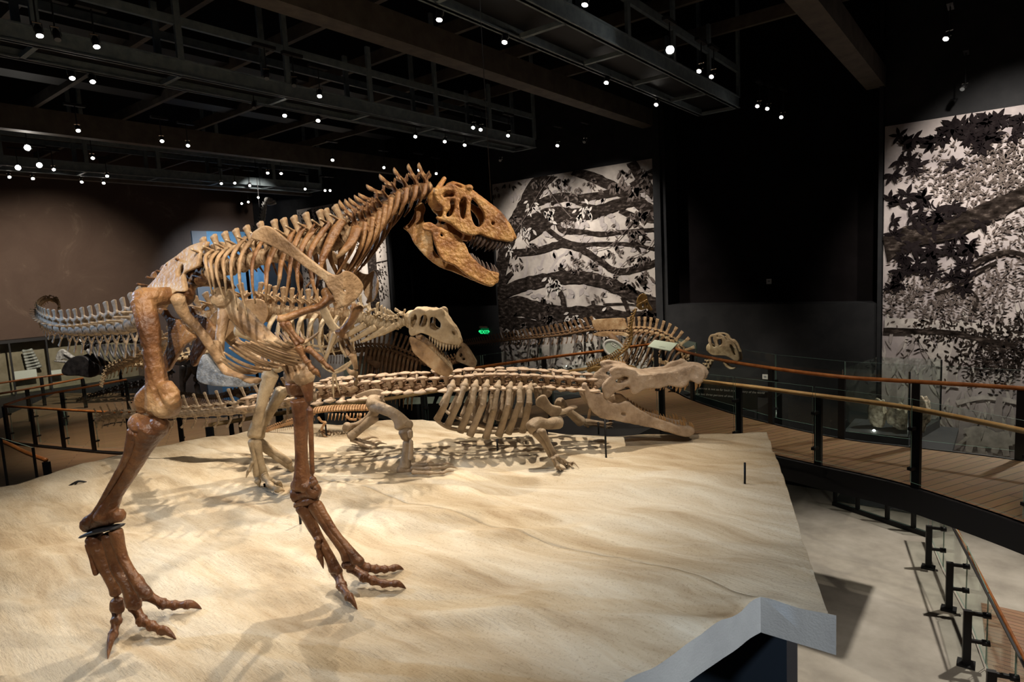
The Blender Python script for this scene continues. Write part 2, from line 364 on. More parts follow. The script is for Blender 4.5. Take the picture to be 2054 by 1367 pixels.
# ================================================================== SETTING
FZ = -3.5                                    # lower floor; the raised deck is z = 0
YW, XL = 19.0, -32.4                         # mural wall and far brown wall
struct('floor', boxmesh((-34, -6, FZ-.2), (9, 21, FZ)), M['concrete'])
struct('wall_far_right', boxmesh((9, -6, FZ), (9.3, 20.4, 10.2)), M['charcoal'])
struct('ceiling', boxmesh((-34, -6, 10.2), (9, 21, 10.4)), M['ceil'])
def wx(px, py): return at_Y(px, py, YW).x
lz = 1.81
n1, n2 = (wx(797, 600), wx(996, 600)), (wx(1340, 600), wx(1759, 600))
bm = bmesh.new()
box(bm, (-34, YW, FZ), (9, YW+1.4, lz))
for a, b in ((-34, n1[0]), (n1[1], n2[0]), (n2[1], 9)): box(bm, (a, YW, lz), (b, YW+1.4, 10.2))
struct('wall_right', mesh_of(bm, smooth=False), M['charcoal'])
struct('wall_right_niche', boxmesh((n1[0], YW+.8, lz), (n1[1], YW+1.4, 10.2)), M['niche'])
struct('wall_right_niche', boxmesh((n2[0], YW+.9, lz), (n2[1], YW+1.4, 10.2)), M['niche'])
for k, (a, b) in enumerate(((1314, 1330), (1760, 1770), (783, 790))):
    struct('trim_%d' % (k+1), boxmesh((wx(a+2, 500), YW-.12, FZ), (wx(b, 500), YW, 9.6)), M['charcoal'])
struct('wall_left', boxmesh((XL-.3, -6, FZ), (XL, 21, 10.2)), M['brown_wall'])
btop = at_X(440, 464, XL).z; by0 = at_X(386, 500, XL).y
bm = bmesh.new(); box(bm, (XL, by0, FZ), (XL+.06, YW, btop)); box(bm, (XL, YW-.06, FZ), (wx(532, 560), YW, btop))
o = struct('door_1', mesh_of(bm, smooth=False), M['blue'])
bm = bmesh.new(); box(bm, (XL+.06, by0, FZ), (XL+.1, by0+.75, btop))
o = struct('door_1_reveal', mesh_of(bm, smooth=False), mat('reveal_grey', (.26, .26, .28), .8))
# roof beams and joists under the black ceiling
for px, py in ((1775, 172), (1310, 252)):
    p = at_Y(px, py, YW-.1); struct('roof_beam', boxmesh((p.x-.42, -4, p.z), (p.x, YW, p.z+.5)), M['beam'])
for px, py in ((350, 296), (330, 372)):
    p = at_z(px, py, 7.3); struct('roof_beam', boxmesh((p.x-.3, -4, 7.3), (p.x, YW, 7.9)), M['beam'])
for k, y in enumerate((2.2, 4.4, 6.8, 9.2, 11.6, 14.0, 16.4)):
    struct('roof_joist', boxmesh((-32, y, 8.75), (6, y+.12, 9.05)), M['beam'])
for x in (-9.3, -16.5, -20.5, 1.0):
    struct('roof_duct', boxmesh((x-.35, -3, 8.9), (x+.35, 18.5, 9.5)), M['black'])

# ------------------------------------------------------------------ lighting catwalks
def catwalk(label, x0, x1, y0, y1, z, posts):
    t = thing('lighting_catwalk', label, 'catwalk', ((x0+x1)/2, y1, z), 'catwalks under the roof')
    for x in (x0, x1-.06):
        bm = bmesh.new(); box(bm, (x, y0, z), (x+.06, y1, z+.30)); box(bm, (x-.04, y0, z), (x+.10, y1, z+.025)); box(bm, (x-.04, y0, z+.275), (x+.10, y1, z+.30))
        link('channel_beam', mesh_of(bm, smooth=False), M['catwalk'], t)
    for k in range(posts):
        y = y1-.03-k*(y1-y0)/posts
        link('cross_bar', boxmesh((x0+.07, y-.04, z), (x1-.07, y+.04, z+.08)), M['catwalk'], t)
        for x in (x0-.02, x1-.04):
            link('hanger_post', boxmesh((x, y-.06, z+.30), (x+.07, y+.06, 8.75 if k % 2 else 10.15)), M['catwalk'], t)
    link('walkway_grating', boxmesh((x0+.07, y0, z+.16), (x1-.07, y1, z+.19)), M['black'], t)
    for x in (x0-.02, x1-.02):
        link('guard_rail', barmesh((x, y0, z+1.0), (x, y1, z+1.0), .08, .16), M['catwalk'], t)
    return t
catwalk('grey steel lighting catwalk ending in front of the dark niche by the branch mural', -6.87, -5.79, 1.0, 17.68, 7.15, 8)
catwalk('grey steel lighting catwalk running over the tall skeleton from the brown wall side', -13.36, -12.45, -3.0, 17.6, 7.15, 9)
catwalk('small dim catwalk farthest back, along the brown wall above the blue bay', -25.2, -24.2, -3.0, 17.6, 7.15, 9)

# ------------------------------------------------------------------ ceiling spotlights
def spot_proto():
    bm = bmesh.new(); cyl(bm, (0, 0, 0), (0, 0, .2), .078, .085, 16); cyl(bm, (0, 0, .2), (0, 0, .30), .085, .04, 16); cyl(bm, (0, 0, -.03), (0, 0, 0), .083, .083, 16)
    a = mesh_of(bm); a.materials.append(M['black'])
    bm = bmesh.new(); bmesh.ops.create_circle(bm, cap_ends=True, radius=.074, segments=20); bmesh.ops.translate(bm, verts=bm.verts, vec=(0, 0, -.033))
    b = mesh_of(bm)
    bm = bmesh.new()
    for s in (-1, 1): bar(bm, (s*.10, 0, .08), (s*.10, 0, .36), .012, .03, Vector((0, 1, 0)))
    bar(bm, (-.10, 0, .36), (.10, 0, .36), .03, .012); c = mesh_of(bm, smooth=False); c.materials.append(M['chrome'])
    return a, b, c
SPA, SPB, SPC = spot_proto()
LENS = {}
for k in ('lens', 'lens_off', 'lens_bright'):
    q = SPB.copy(); q.materials.append(M[k]); LENS[k] = q
def spotlight(px, py, label, kind='lens', z=7.0, size=1.0, aim=None, dmax=None):
    p = at_z(px, py, z)
    if p.y > YW-1.0: p = at_Y(px, py, YW-1.0)
    if p.x < XL+1.0: p = at_X(px, py, XL+1.0)
    if dmax: p = at(px, py, dmax)
    t = thing('ceiling_spotlight', label, 'spotlight', p, 'track spotlights under the black ceiling')
    if aim is None: aim = Vector((p.x*.55-2.2, p.y*.5+1.6, .6))
    if kind == 'lens_bright': aim = EYE+Vector((0, 0, 1.2))
    R = (p-Vector(aim)).to_track_quat('Z', 'Y').to_matrix().to_4x4()
    mt = Matrix.Translation(p) @ R @ Matrix.Scale(size, 4) @ Matrix.Translation((0, 0, .033))
    place('housing', SPA, mt, t); l = place('lens', LENS[kind], mt, t); place('yoke', SPC, mt, t)
    top = mt @ Vector((0, 0, .36)); zt = min(max(p.z+.6, 7.5), 8.7)
    link('stem', barmesh(top, (top.x, top.y, zt), .018, .018), M['black'], t)
    link('track_box', boxmesh((top.x-.05, top.y-.22, zt), (top.x+.05, top.y+.22, zt+.06)), M['black'], t)
    return t
SPOTS = [
 (80, 72, 'large lit spotlight on the near catwalk, first from the picture edge'), (194, 94, 'large lit spotlight on the near catwalk, second from the picture edge'),
 (116, 80, 'unlit spotlight between the two large lit ones on the near catwalk', 'lens_off'),
 (145, 157, 'oval lit spotlight just under the near catwalk edge, beside a thin slit one'), (186, 164, 'slit of a spotlight under a cross bar of the near catwalk'),
 (157, 262, 'lit spotlight alone on the middle roof beam above the tail side'), (55, 296, 'glaring spotlight topmost of the trio with star rays', 'lens_bright'),
 (36, 336, 'glaring warm spotlight lowest of the trio with star rays', 'lens_bright'), (79, 331, 'glaring white spotlight with the longest star rays', 'lens_bright'),
 (108, 340, 'small bright spotlight just beside the glaring trio'), (19, 355, 'dim spotlight below the glaring trio at the picture edge'), (66, 358, 'dim spotlight below the white glaring lamp'),
 (186, 317, 'spotlight hanging under the second beam with a visible black can'), (215, 353, 'spotlight below the second beam, lower than its black-can neighbour'),
 (164, 365, 'small spotlight over the brown wall, first of a pair'), (208, 367, 'small spotlight over the brown wall, second of a pair'),
 (325, 283, 'lit spotlight over the middle beam, partner of a drooping one'), (377, 292, 'drooping spotlight with its black can seen over the middle beam'),
 (641, 193, 'spotlight perched on top of the long catwalk above the rib cage'), (535, 158, 'unlit black spotlight on the long catwalk', 'lens_off'), (590, 172, 'unlit spotlight beside the perched one on the long catwalk', 'lens_off'),
 (571, 232, 'lit spotlight under the long catwalk above the shoulder blade'), (510, 217, 'faint spotlight under the long catwalk, most dimmed of its row', 'lens_off'), (638, 242, 'lit spotlight under the long catwalk next to a cross bar'),
 (667, 321, 'bright round spotlight on the thin track above the neck'), (537, 347, 'bright round spotlight above the far small skull'), (564, 348, 'small tilted spotlight beside the round one above the far skull'),
 (444, 368, 'first of three small tilted spotlights over the blue bay'), (471, 367, 'second of three small tilted spotlights over the blue bay'), (501, 372, 'third of three small tilted spotlights over the blue bay'),
 (612, 379, 'small spotlight above the shady tree mural top edge'), (652, 382, 'first of the twin spotlights over the shady tree mural'), (662, 382, 'second of the twin spotlights over the shady tree mural'),
 (485, 408, 'lower of the two spotlights in front of the dark wall corner'), (498, 405, 'upper of the two spotlights in front of the dark wall corner'), (518, 396, 'slim slit spotlight beside the far small skull'),
 (1173, 10, 'large lit spotlight above the wide catwalk at the picture top'), (881, 40, 'oval spotlight between two roof beams above the skull'), (1012, 85, 'tilted oval spotlight beside the hanging wire'),
 (1216, 166, 'bright spotlight under the wide catwalk edge'), (949, 256, 'first of twin spotlights on the long catwalk behind the wire'), (964, 260, 'second of twin spotlights on the long catwalk behind the wire'),
 (1019, 272, 'lit spotlight near the end of the long catwalk'), (833, 274, 'first of three lamps under the long catwalk above the neck'), (892, 284, 'second and brightest of three lamps under the long catwalk above the neck'),
 (932, 291, 'third of three lamps under the long catwalk above the skull'), (1118, 292, 'spotlight washing the branch mural from its top edge'), (770, 336, 'small spotlight just above the curve of the neck'),
 (840, 341, 'spotlight half hidden by a neck spine'), (875, 348, 'flat spotlight just above the skull roof'),
 (1344, 100, 'glaring starburst spotlight on the wide catwalk', 'lens_bright'), (1402, 143, 'upper of two bright spotlights past the starburst on the wide catwalk'), (1427, 154, 'lower of two bright spotlights past the starburst on the wide catwalk'),
 (1316, 210, 'flat spotlight just under the wide catwalk in front of the branch mural'), (1519, 213, 'first of three spotlights in front of the large dark niche'), (1539, 218, 'second of three spotlights in front of the large dark niche'),
 (1567, 235, 'third and lowest of three spotlights in front of the large dark niche'), (1897, 78, 'lit spotlight hanging over the pale forest mural'),
 (1930, 179, 'unlit double lamp box over the pale forest mural', 'lens_off'), (1172, 285, 'unlit spotlight above the branch mural', 'lens_off'), (1003, 322, 'dark spotlight by the top corner of the branch mural', 'lens_off')]
for q in SPOTS:
    big = q[0] in (80, 194, 1173, 1344, 55, 36, 79, 1402, 1427)
    spotlight(q[0], q[1], q[2], q[3] if len(q) > 3 else 'lens', 7.0, .62 if not (len(q) > 3 and q[3] == 'lens_bright') else .95)
for a, b, c, d, e, f_ in LIGHTS:
    spot('spot_beam', a, b, c, d, e, .85, f_)

# ------------------------------------------------------------------ murals
PAPER = noisy('mural_paper', [(.32, (.27, .24, .225)), (.52, (.50, .455, .42)), (.68, (.68, .63, .585))], .8, .9, 0, detail=9, spec=0.0)
PAPER2 = noisy('mural_paper_violet', [(.30, (.27, .235, .25)), (.5, (.46, .415, .42)), (.75, (.64, .58, .56))], .9, .9, 0, detail=10, spec=0.0)
INK = noisy('mural_ink', [(.36, (.009, .007, .006)), (.55, (.032, .025, .022)), (.72, (.15, .122, .108))], 5, .9, 0, detail=8, stretch=(1, 1, 2.2), spec=0.0)
INKM = noisy('mural_mid', [(.35, (.085, .068, .062)), (.65, (.18, .15, .138))], 5, .9, 0, spec=0.0)
INKL = noisy('mural_light', [(.35, (.42, .39, .37)), (.65, (.66, .62, .59))], 5, .9, 0, spec=0.0)
INKP = noisy('mural_haze', [(.35, (.34, .305, .30)), (.65, (.44, .40, .39))], 3, .9, 0, spec=0.0)
INKD = noisy('mural_leaf_dark', [(.35, (.008, .006, .007)), (.65, (.02, .016, .017))], 8, .9, 0, spec=0.0)
class Mural:
    """A painted wall panel: paper plus flat painted shapes lying on it, all at the wall's own place."""
    def __init__(self, paper, y=YW-.06):
        self.bm = bmesh.new(); self.mats = [paper, INK, INKM, INKL, INKP, INKD]; self.y = y; self.k = 0; self.rnd = random.Random(3)
    def w(self, px, py): p = at_Y(px, py, self.y); return p.x, p.z
    def poly(self, xz, mi):
        y = self.y-.003-self.k*5e-4
        cl = []
        for x, z in xz:
            cl.append((min(max(x, self.x0), self.x1), min(max(z, self.z0), self.z1)))
        try: self.bm.faces.new([self.bm.verts.new((x, y, z)) for x, z in cl]).material_index = mi
        except ValueError: pass
    def base(self, x0, z0, x1, z1):
        self.x0, self.z0, self.x1, self.z1 = x0, z0, x1, z1
        box(self.bm, (x0, self.y, z0), (x1, YW, z1), 0)
    def stroke(self, pts, w0, w1, mi=1, jag=.12, seg=6):
        self.k += 1; P = [Vector((*self.w(*p), 0)) for p in pts]; K = (len(P)-1)*seg; L, Rr = [], []
        for i in range(K+1):
            p = cr(P, i/seg); t = (cr(P, min(i/seg+.05, len(P)-1))-cr(P, max(i/seg-.05, 0))).normalized(); n_ = Vector((-t.y, t.x, 0))
            w = (w0+(w1-w0)*i/K)/2
            L.append(p+n_*w*(1+self.rnd.uniform(-jag, jag))); Rr.append(p-n_*w*(1+self.rnd.uniform(-jag, jag)))
        for i in range(K):
            y = self.y-.003-self.k*5e-4; vs = []
            for q in (L[i], L[i+1], Rr[i+1], Rr[i]): vs.append(self.bm.verts.new((min(max(q.x, self.x0), self.x1), y, min(max(q.y, self.z0), self.z1))))
            try: self.bm.faces.new(vs).material_index = mi
            except ValueError: pass
    def leaf(self, x, z, L, ang, mi, wd=.36):
        c, s = math.cos(ang), math.sin(ang)
        pt = lambda u, v: (x+L*(u*c-v*s), z+L*(u*s+v*c))
        self.poly([pt(0, 0), pt(.25, wd*.42), pt(.55, wd*.5), pt(.82, wd*.25), pt(1, 0), pt(.82, -wd*.25), pt(.55, -wd*.5), pt(.25, -wd*.42)], mi)
    def spray(self, px, py, n, L, mi, spread=.5, droop=-1.57, fan=1.3, wd=.38):
        self.k += 1; x, z = self.w(px, py); r = self.rnd
        for k in range(n):
            a = droop+r.uniform(-fan, fan); dx, dz = r.gauss(0, spread), r.gauss(0, spread*.7)
            if not (self.x0+.05 < x+dx < self.x1-.05 and self.z0 < z+dz < self.z1-.05): continue
            self.leaf(x+dx, z+dz, L*r.uniform(.7, 1.25), a, mi, wd)
    def rosettes(self, px, py, n, L, mi, spread):
        x, z = self.w(px, py); r = self.rnd; self.k += 1
        for _ in range(n):
            cx_, cz_ = x+r.gauss(0, spread), z+r.gauss(0, spread*.7); a0 = r.uniform(0, 6.28); m_ = r.randint(4, 6)
            if not (self.x0+.1 < cx_ < self.x1-.1 and self.z0 < cz_ < self.z1-.12): continue
            for k in range(m_): self.leaf(cx_, cz_, L*r.uniform(.75, 1.1), a0+k*4.6/m_, mi, .36)
    def done(self, label):
        me = mesh_of(self.bm, smooth=False); o = link('wall_mural', me)
        for m_ in self.mats: me.materials.append(m_)
        return tag(o, label, 'mural', 'painted forest murals on the dark wall')
def C(ox, oy, s): return lambda x, y: (ox+x/s, oy+y/s)
# branches mural
mu = Mural(PAPER); mu.base(wx(991, 400), FZ+.1, wx(1314, 400), at_Y(1150, 344, YW).z)
c = C(980, 310, 3.3333); c_ = lambda *p: [c(*q) for q in p]
for p in (c_((300, 700), (360, 560), (420, 700)), c_((340, 800), (370, 640), (330, 560)), c_((240, 820), (260, 700), (230, 620)), c_((400, 800), (470, 690), (560, 640))): mu.stroke(p, .12, .05, 4)
for k in range(60): mu.spray(*c(mu.rnd.uniform(100, 1080), mu.rnd.uniform(150, 960)), 6, .3, 4, .35, 0, 3.1, .5)
for p, a, b in ((((420, 90), (330, 200), (240, 360), (150, 520), (100, 700), (55, 900)), .75, .5), (((560, 108), (700, 150), (850, 225), (960, 290), (1120, 400)), .30, .42), (((950, 40), (1040, 180), (1120, 280)), .34, .30),
                (((1125, 110), (1030, 165), (960, 220)), .26, .3), (((310, 330), (480, 275), (620, 290), (860, 250)), .22, .25), (((420, 330), (520, 300), (620, 330), (720, 350)), .12, .12),
                (((200, 480), (420, 400), (560, 402), (720, 380), (900, 325), (1000, 290)), .55, .34), (((260, 560), (380, 480), (455, 438), (490, 500), (620, 515), (760, 530), (900, 515), (1130, 498)), .28, .1),
                (((390, 490), (480, 560), (600, 602), (760, 595), (960, 600), (1130, 635)), .2, .09), (((120, 660), (330, 640), (450, 605), (520, 598), (640, 640), (760, 720), (850, 775), (960, 770), (1135, 715)), .26, .2),
                (((880, 370), (1000, 420), (1110, 440)), .2, .14), (((50, 940), (220, 872), (400, 835), (560, 815), (700, 832), (850, 880), (960, 940), (1060, 972), (1150, 1010)), .50, .40),
                (((60, 1040), (200, 1010), (380, 1050), (560, 1070), (760, 1060), (900, 1095), (1150, 1090)), .78, .42), (((60, 1100), (300, 1140), (500, 1170), (700, 1150), (1140, 1120)), .5, .3),
                (((100, 1110), (160, 1180), (90, 1240)), .2, .1), (((1060, 960), (1100, 1000), (1150, 1040)), .4, .4),
                (((480, 915), (500, 960), (512, 1040)), .2, .24), (((700, 975), (715, 1040)), .14, .16), (((900, 950), (955, 1085)), .18, .14), (((90, 885), (130, 820), (165, 785)), .26, .12), (((770, 1000), (900, 995), (1000, 1005)), .07, .04)):
    mu.stroke(c_(*p), a, b, 1)
for p in (((470, 760), (500, 765), (525, 785)), ((540, 770), (560, 765))): mu.stroke(c_(*p), .11, .06, 1)
for (x, y), n, L, mi in [((100, 190), 12, .2, 1), ((160, 190), 8, .2, 1), ((60, 250), 10, .2, 2), ((280, 350), 12, .22, 3), ((420, 385), 16, .24, 3), ((640, 380), 18, .24, 3), ((250, 500), 12, .24, 3), ((520, 160), 9, .24, 1), ((470, 190), 9, .22, 2), ((700, 200), 14, .18, 2),
        ((880, 200), 14, .26, 2), ((900, 120), 12, .24, 2), ((1000, 220), 16, .3, 2), ((1060, 370), 12, .3, 2), ((990, 430), 16, .24, 2), ((1000, 520), 9, .3, 2), ((1010, 585), 7, .3, 1), ((870, 610), 9, .2, 2), ((810, 660), 12, .18, 2), ((690, 740), 14, .2, 2), ((600, 690), 10, .2, 2), ((1000, 690), 22, .2, 2),
        ((860, 785), 6, .2, 2), ((1040, 820), 8, .26, 1), ((1080, 790), 6, .24, 2), ((730, 940), 8, .2, 2), ((790, 830), 7, .2, 2), ((190, 720), 10, .2, 2), ((180, 440), 10, .22, 2), ((300, 590), 8, .2, 2), ((440, 850), 22, .26, 3), ((420, 1090), 24, .24, 2), ((560, 1105), 34, .28, 3), ((950, 880), 10, .3, 1), ((390, 980), 14, .2, 1), ((570, 760), 12, .2, 2), ((1080, 1060), 26, .3, 1), ((330, 1200), 20, .2, 2), ((160, 1210), 10, .2, 1), ((340, 170), 12, .2, 2), ((560, 240), 12, .2, 2), ((840, 520), 10, .16, 2), ((150, 620), 10, .22, 3), ((540, 460), 12, .18, 2), ((1080, 130), 12, .26, 2)]:
    mu.spray(*c(x, y), n, L, mi, .17)
for p in (((440, 120), (350, 250), (250, 420), (180, 520)), ((230, 430), (240, 560), (330, 660)), ((1120, 560), (1060, 640), (940, 700), (870, 780)), ((930, 500), (830, 600), (700, 640)), ((560, 420), (480, 330), (380, 200))): mu.stroke(c_(*p), .035, .02, 2)
for k in range(60): mu.spray(*c(mu.rnd.uniform(90, 1140), mu.rnd.uniform(1160, 1700)), 9, .26, (2, 3, 4, 1)[k % 4], .4, 0, 3.1, .4)
for k in range(14): x = 90+k*80; mu.stroke(c_((x, 1150), (x+mu.rnd.uniform(-30, 30), 1250), (x+mu.rnd.uniform(-40, 40), 1400)), .14, .05, 1 if k % 2 else 2)
mu.done('sepia mural of mossy crossing branches between the two dark niches')
# pale forest mural
mu = Mural(PAPER2); mu.base(wx(1774, 400), FZ+.1, 5.5, at_Y(1900, 235, YW).z)
c = C(1740, 200, 1.847)
for (x, y) in [(700, 300), (760, 420), (820, 560), (700, 640), (780, 200), (900, 700), (720, 800), (650, 300), (660, 540)]: mu.spray(*c(x, y), 90, .11, 2, .5, 0, 3.1, .36)
for k in range(90): mu.spray(*c(mu.rnd.uniform(70, 1000), mu.rnd.uniform(850, 1300)), 5, .45, 4 if k % 2 else 3, .5, 1.57, .6, .16)
for p, a, b in ((((290, 1060), (300, 960), (275, 870), (270, 820)), .5, .16), (((295, 1010), (210, 890), (150, 850)), .3, .12), (((305, 990), (390, 880), (420, 820)), .3, .12), (((65, 825), (250, 832), (400, 842), (600, 872)), .26, .2), (((330, 1120), (450, 1100), (600, 1130)), .12, .1)): mu.stroke(c_(*p), a, b, 3)
for p in (((310, 1060), (320, 960), (335, 880)), ((90, 1200), (100, 1050)), ((160, 1250), (170, 1060)), ((480, 1230), (490, 1080))): mu.stroke(c_(*p), .2, .12, 4)
for (x, y) in [(230, 262), (300, 280), (370, 325), (440, 285), (500, 235), (540, 345), (560, 455), (200, 690), (120, 735), (300, 735), (250, 790), (450, 700), (520, 665), (130, 700), (380, 700), (480, 210), (350, 370), (540, 260), (560, 190), (540, 600), (590, 480), (90, 770), (380, 760)]: mu.spray(*c(x, y), 90, .11, 2, .42, 0, 3.1, .36)
for (x, y) in [(330, 868), (470, 855), (540, 915), (450, 975), (560, 1000), (500, 890), (570, 860), (250, 865), (520, 960), (400, 985)]: mu.spray(*c(x, y), 80, .11, 1, .38, 0, 3.1, .36)
for p, a, b in ((((55, 555), (180, 503), (320, 470), (450, 412), (620, 335), (900, 200)), .62, .34), (((390, 612), (450, 580), (520, 563), (600, 580)), .12, .1), (((250, 720), (330, 690), (400, 640), (480, 600)), .08, .08), (((60, 852), (180, 855), (300, 860), (400, 880), (540, 905)), .13, .1), (((390, 780), (410, 740), (380, 700)), .07, .04)): mu.stroke(c_(*p), a, b, 1)
for (x, y), n in [((100, 120), 9), ((150, 150), 8), ((190, 190), 9), ((240, 115), 9), ((300, 150), 8), ((360, 185), 8), ((420, 135), 9), ((480, 60), 9), ((545, 90), 10), ((95, 235), 9), ((330, 80), 8), ((120, 325), 9), ((105, 385), 8), ((170, 445), 10), ((225, 430), 8), ((95, 470), 7), ((290, 540), 9), ((350, 530), 8), ((210, 590), 10), ((280, 620), 9), ((345, 645), 7), ((120, 600), 9), ((90, 660), 6), ((240, 385), 6), ((400, 70), 8), ((600, 60), 10)]: mu.rosettes(*c(x, y), max(2, n//2), .27, 5, .34)
for p, a, b in ((((262, 412), (290, 400), (345, 405), (368, 408)), .16, .1), (((285, 405), (295, 425), (285, 442)), .07, .04), (((330, 410), (345, 420), (330, 436)), .07, .04), (((265, 408), (248, 400), (240, 385), (246, 372)), .05, .03)): mu.stroke(c_(*p), a, b, 5)
for p, a, b in ((((375, 1250), (420, 1238), (470, 1255), (530, 1250)), .5, .36), (((530, 1248), (560, 1255)), .36, .2), (((385, 1255), (375, 1300)), .18, .12), (((420, 1260), (425, 1312)), .18, .12), (((480, 1262), (470, 1305)), .18, .12), (((505, 1262), (515, 1315)), .18, .12), (((372, 1245), (340, 1270), (310, 1275)), .08, .04)): mu.stroke(c_(*p), a, b, 3)
mu.done('violet grey mural of a misty forest with a dark slanting bough beside the large niche')
# shady tree mural behind the tall skeleton
mu = Mural(PAPER); mu.base(wx(598, 430), FZ+.1, wx(777, 500), at_Y(690, 405, YW).z)
for p, a, b in (((((738, 420), (745, 520), (757, 660))), .55, .7), ((((620, 420), (640, 560), (660, 700))), .35, .5), (((745, 530), (765, 525), (790, 520)), .08, .05), (((640, 470), (680, 450), (735, 430)), .14, .08)): mu.stroke(p, a, b, 1)
for k in range(46): mu.spray(mu.rnd.uniform(600, 770), mu.rnd.uniform(412, 500), 26, .12, 1, .3, 0, 3.1, .45)
for k in range(24): mu.spray(mu.rnd.choice((620, 650, 690, 720, 765)), mu.rnd.uniform(500, 640), 14, .12, 1, .22, 0, 3.1, .45)
mu.done('shady mural of a dark trunk and speckled foliage seen behind the tall skeleton')

# ------------------------------------------------------------------ raised deck round the sand
def pl(pts, z): return [at_z(x, y, z) for x, y in pts]
RZ = 1.07
near = pl([(420, 852), (640, 816), (781, 799), (875, 784), (1000, 766), (1103, 751), (1200, 738), (1300, 750), (1408, 764), (1520, 777), (1626, 791), (1730, 804), (1821, 817), (1930, 838), (2054, 864), (2180, 893), (2420, 950)], RZ)
far = pl([(640, 792), (800, 764), (972, 735), (1090, 718), (1211, 703), (1316, 690), (1380, 707), (1460, 724), (1548, 738), (1630, 749), (1716, 758), (1800, 763), (1885, 768), (1970, 773), (2054, 779), (2200, 790), (2420, 806)], RZ)
def flat(pts, z): return [Vector((p.x, p.y, z)) for p in pts]
def ribbon(A, B, z, th):
    bm = bmesh.new(); K = 40
    def rs(P): return [cr(P, (len(P)-1)*i/K) for i in range(K+1)]
    a, b = rs(flat(A, z)), rs(flat(B, z)); v = []
    for p, q in zip(a, b): v.append([bm.verts.new(x) for x in (p, q, q-Vector((0, 0, th)), p-Vector((0, 0, th)))])
    for s, t in zip(v[:-1], v[1:]):
        for i in range(4): bm.faces.new((s[i], s[(i+1) % 4], t[(i+1) % 4], t[i]))
    bm.faces.new(v[0]); bm.faces.new(v[-1][::-1]); bmesh.ops.recalc_face_normals(bm, faces=bm.faces)
    return mesh_of(bm, smooth=False)
struct('floor_raised_deck', ribbon(near, far, 0, .06), M['deck'])
def beam_along(P, z, w, h):
    bm = bmesh.new(); Q = [cr(flat(P, z), (len(P)-1)*i/48) for i in range(49)]
    for a, b in zip(Q[:-1], Q[1:]): bar(bm, a, b+(b-a)*.04, w, h)
    return mesh_of(bm, smooth=False)
struct('trim_deck_edge', beam_along(near, -.17, .10, .34), M['black'])
struct('trim_deck_edge', beam_along(far, -.17, .10, .34), M['black'])
def path_len(P): return sum((b-a).length for a, b in zip(P[:-1], P[1:]))
def along(P, step):
    out = []; L = path_len(P); n = max(1, round(L/step))
    for k in range(n+1):
        d = L*k/n
        for a, b in zip(P[:-1], P[1:]):
            s = (b-a).length
            if d <= s+1e-6: out.append(a+(b-a)*(d/s)); break
            d -= s
    return out
def railing(label, P, z, step=1.5, wood='rail', glass_h=1.22, side=1, posts=None, group='glass railings with wooden handrails'):
    P = flat(P, z); Q = posts and flat(posts, z) or along(P, step)
    t = thing('glass_railing', label, 'railing', Q[len(Q)//2], group)
    bm = bmesh.new(); sweep(bm, [p+Vector((0, 0, RZ)) for p in P], [.034], 10, seg=4); link('handrail', mesh_of(bm), M[wood], t)
    def nrm(p, q): d = (q-p).normalized(); return Vector((-d.y, d.x, 0))*side
    for k, p in enumerate(Q):
        n_ = nrm(Q[max(k-1, 0)], Q[min(k+1, len(Q)-1)]); u = Vector((-n_.y, n_.x, 0))
        po = link('post', barmesh(p+n_*.02, p+n_*.02+Vector((0, 0, RZ-.03)), .11, .05, n_), M['steel'], t)
        for h in (.28, .82): link('clamp', barmesh(p+Vector((0, 0, h)), p-n_*.13+Vector((0, 0, h)), .06, .04), M['steel'], t)
    for a, b in zip(Q[:-1], Q[1:]):
        n_ = nrm(a, b); d = (b-a).normalized(); m_ = (b-a).length
        A, B = a-n_*.10+d*.02, b-n_*.10-d*.02
        link('glass_panel', glassbar(A+Vector((0, 0, .10+glass_h/2-.05)), B+Vector((0, 0, .10+glass_h/2-.05)), .012, glass_h-.1), None, t)
    return t
railing('curved glass railing with light wooden handrail along the deck edge just behind the sand', near, 0, 1.45, 'rail_light', 1.22, 1, pl([(420, 852), (560, 828), (700, 808), (850, 788), (985, 768), (1103, 751), (1210, 738), (1325, 753), (1480, 772), (1640, 793), (1838, 820), (2075, 869), (2420, 950)], RZ))
railing('glass railing with red wooden handrail on the wall side of the curved deck', far, 0, 1.7, 'rail', 1.32, -1, pl([(640, 792), (800, 764), (972, 735), (1090, 718), (1211, 703), (1316, 690), (1389, 709), (1548, 738), (1690, 755), (1838, 765), (2050, 778), (2420, 806)], RZ))

# ------------------------------------------------------------------ ramps on the far side (lower than the deck)
LZ = -.9; lr = LZ+RZ
ramp = [at_z(*p, lr) for p in ((9, 814), (208, 826), (276, 825), (351, 818), (420, 813), (560, 800))]
ramp_b = [at_z(*p, lr) for p in ((9, 812), (60, 796), (150, 780), (253, 761))]
ramp_c = [at_z(*p, lr) for p in ((-90, 805), (0, 789), (80, 775), (166, 758))]
ramp_d = [at_z(*p, lr) for p in ((-80, 782), (0, 768), (110, 752), (240, 739))]
struct('floor_ramp', ribbon(ramp_c[:1]+[Vector((-18.5, 2.5, 0)), Vector((-14.5, 4.2, 0)), Vector((-11.5, 5.8, 0))], [Vector((-31, 8.6, 0)), Vector((-26, 10.5, 0)), Vector((-19, 11.2, 0)), Vector((-13, 9.5, 0))], LZ, .12), M['deck'])
struct('trim_ramp_edge', beam_along(ramp, LZ-.1, .1, .3), M['black'])
railing('glass railing with dark posts on the ramp behind the tail, bending at its corner', ramp, LZ, 1.15, 'rail', 1.0, -1)
railing('wooden railing folding back from the ramp corner past the dark shield skull', ramp_b, LZ, 2.2, 'rail', 1.0, 1)
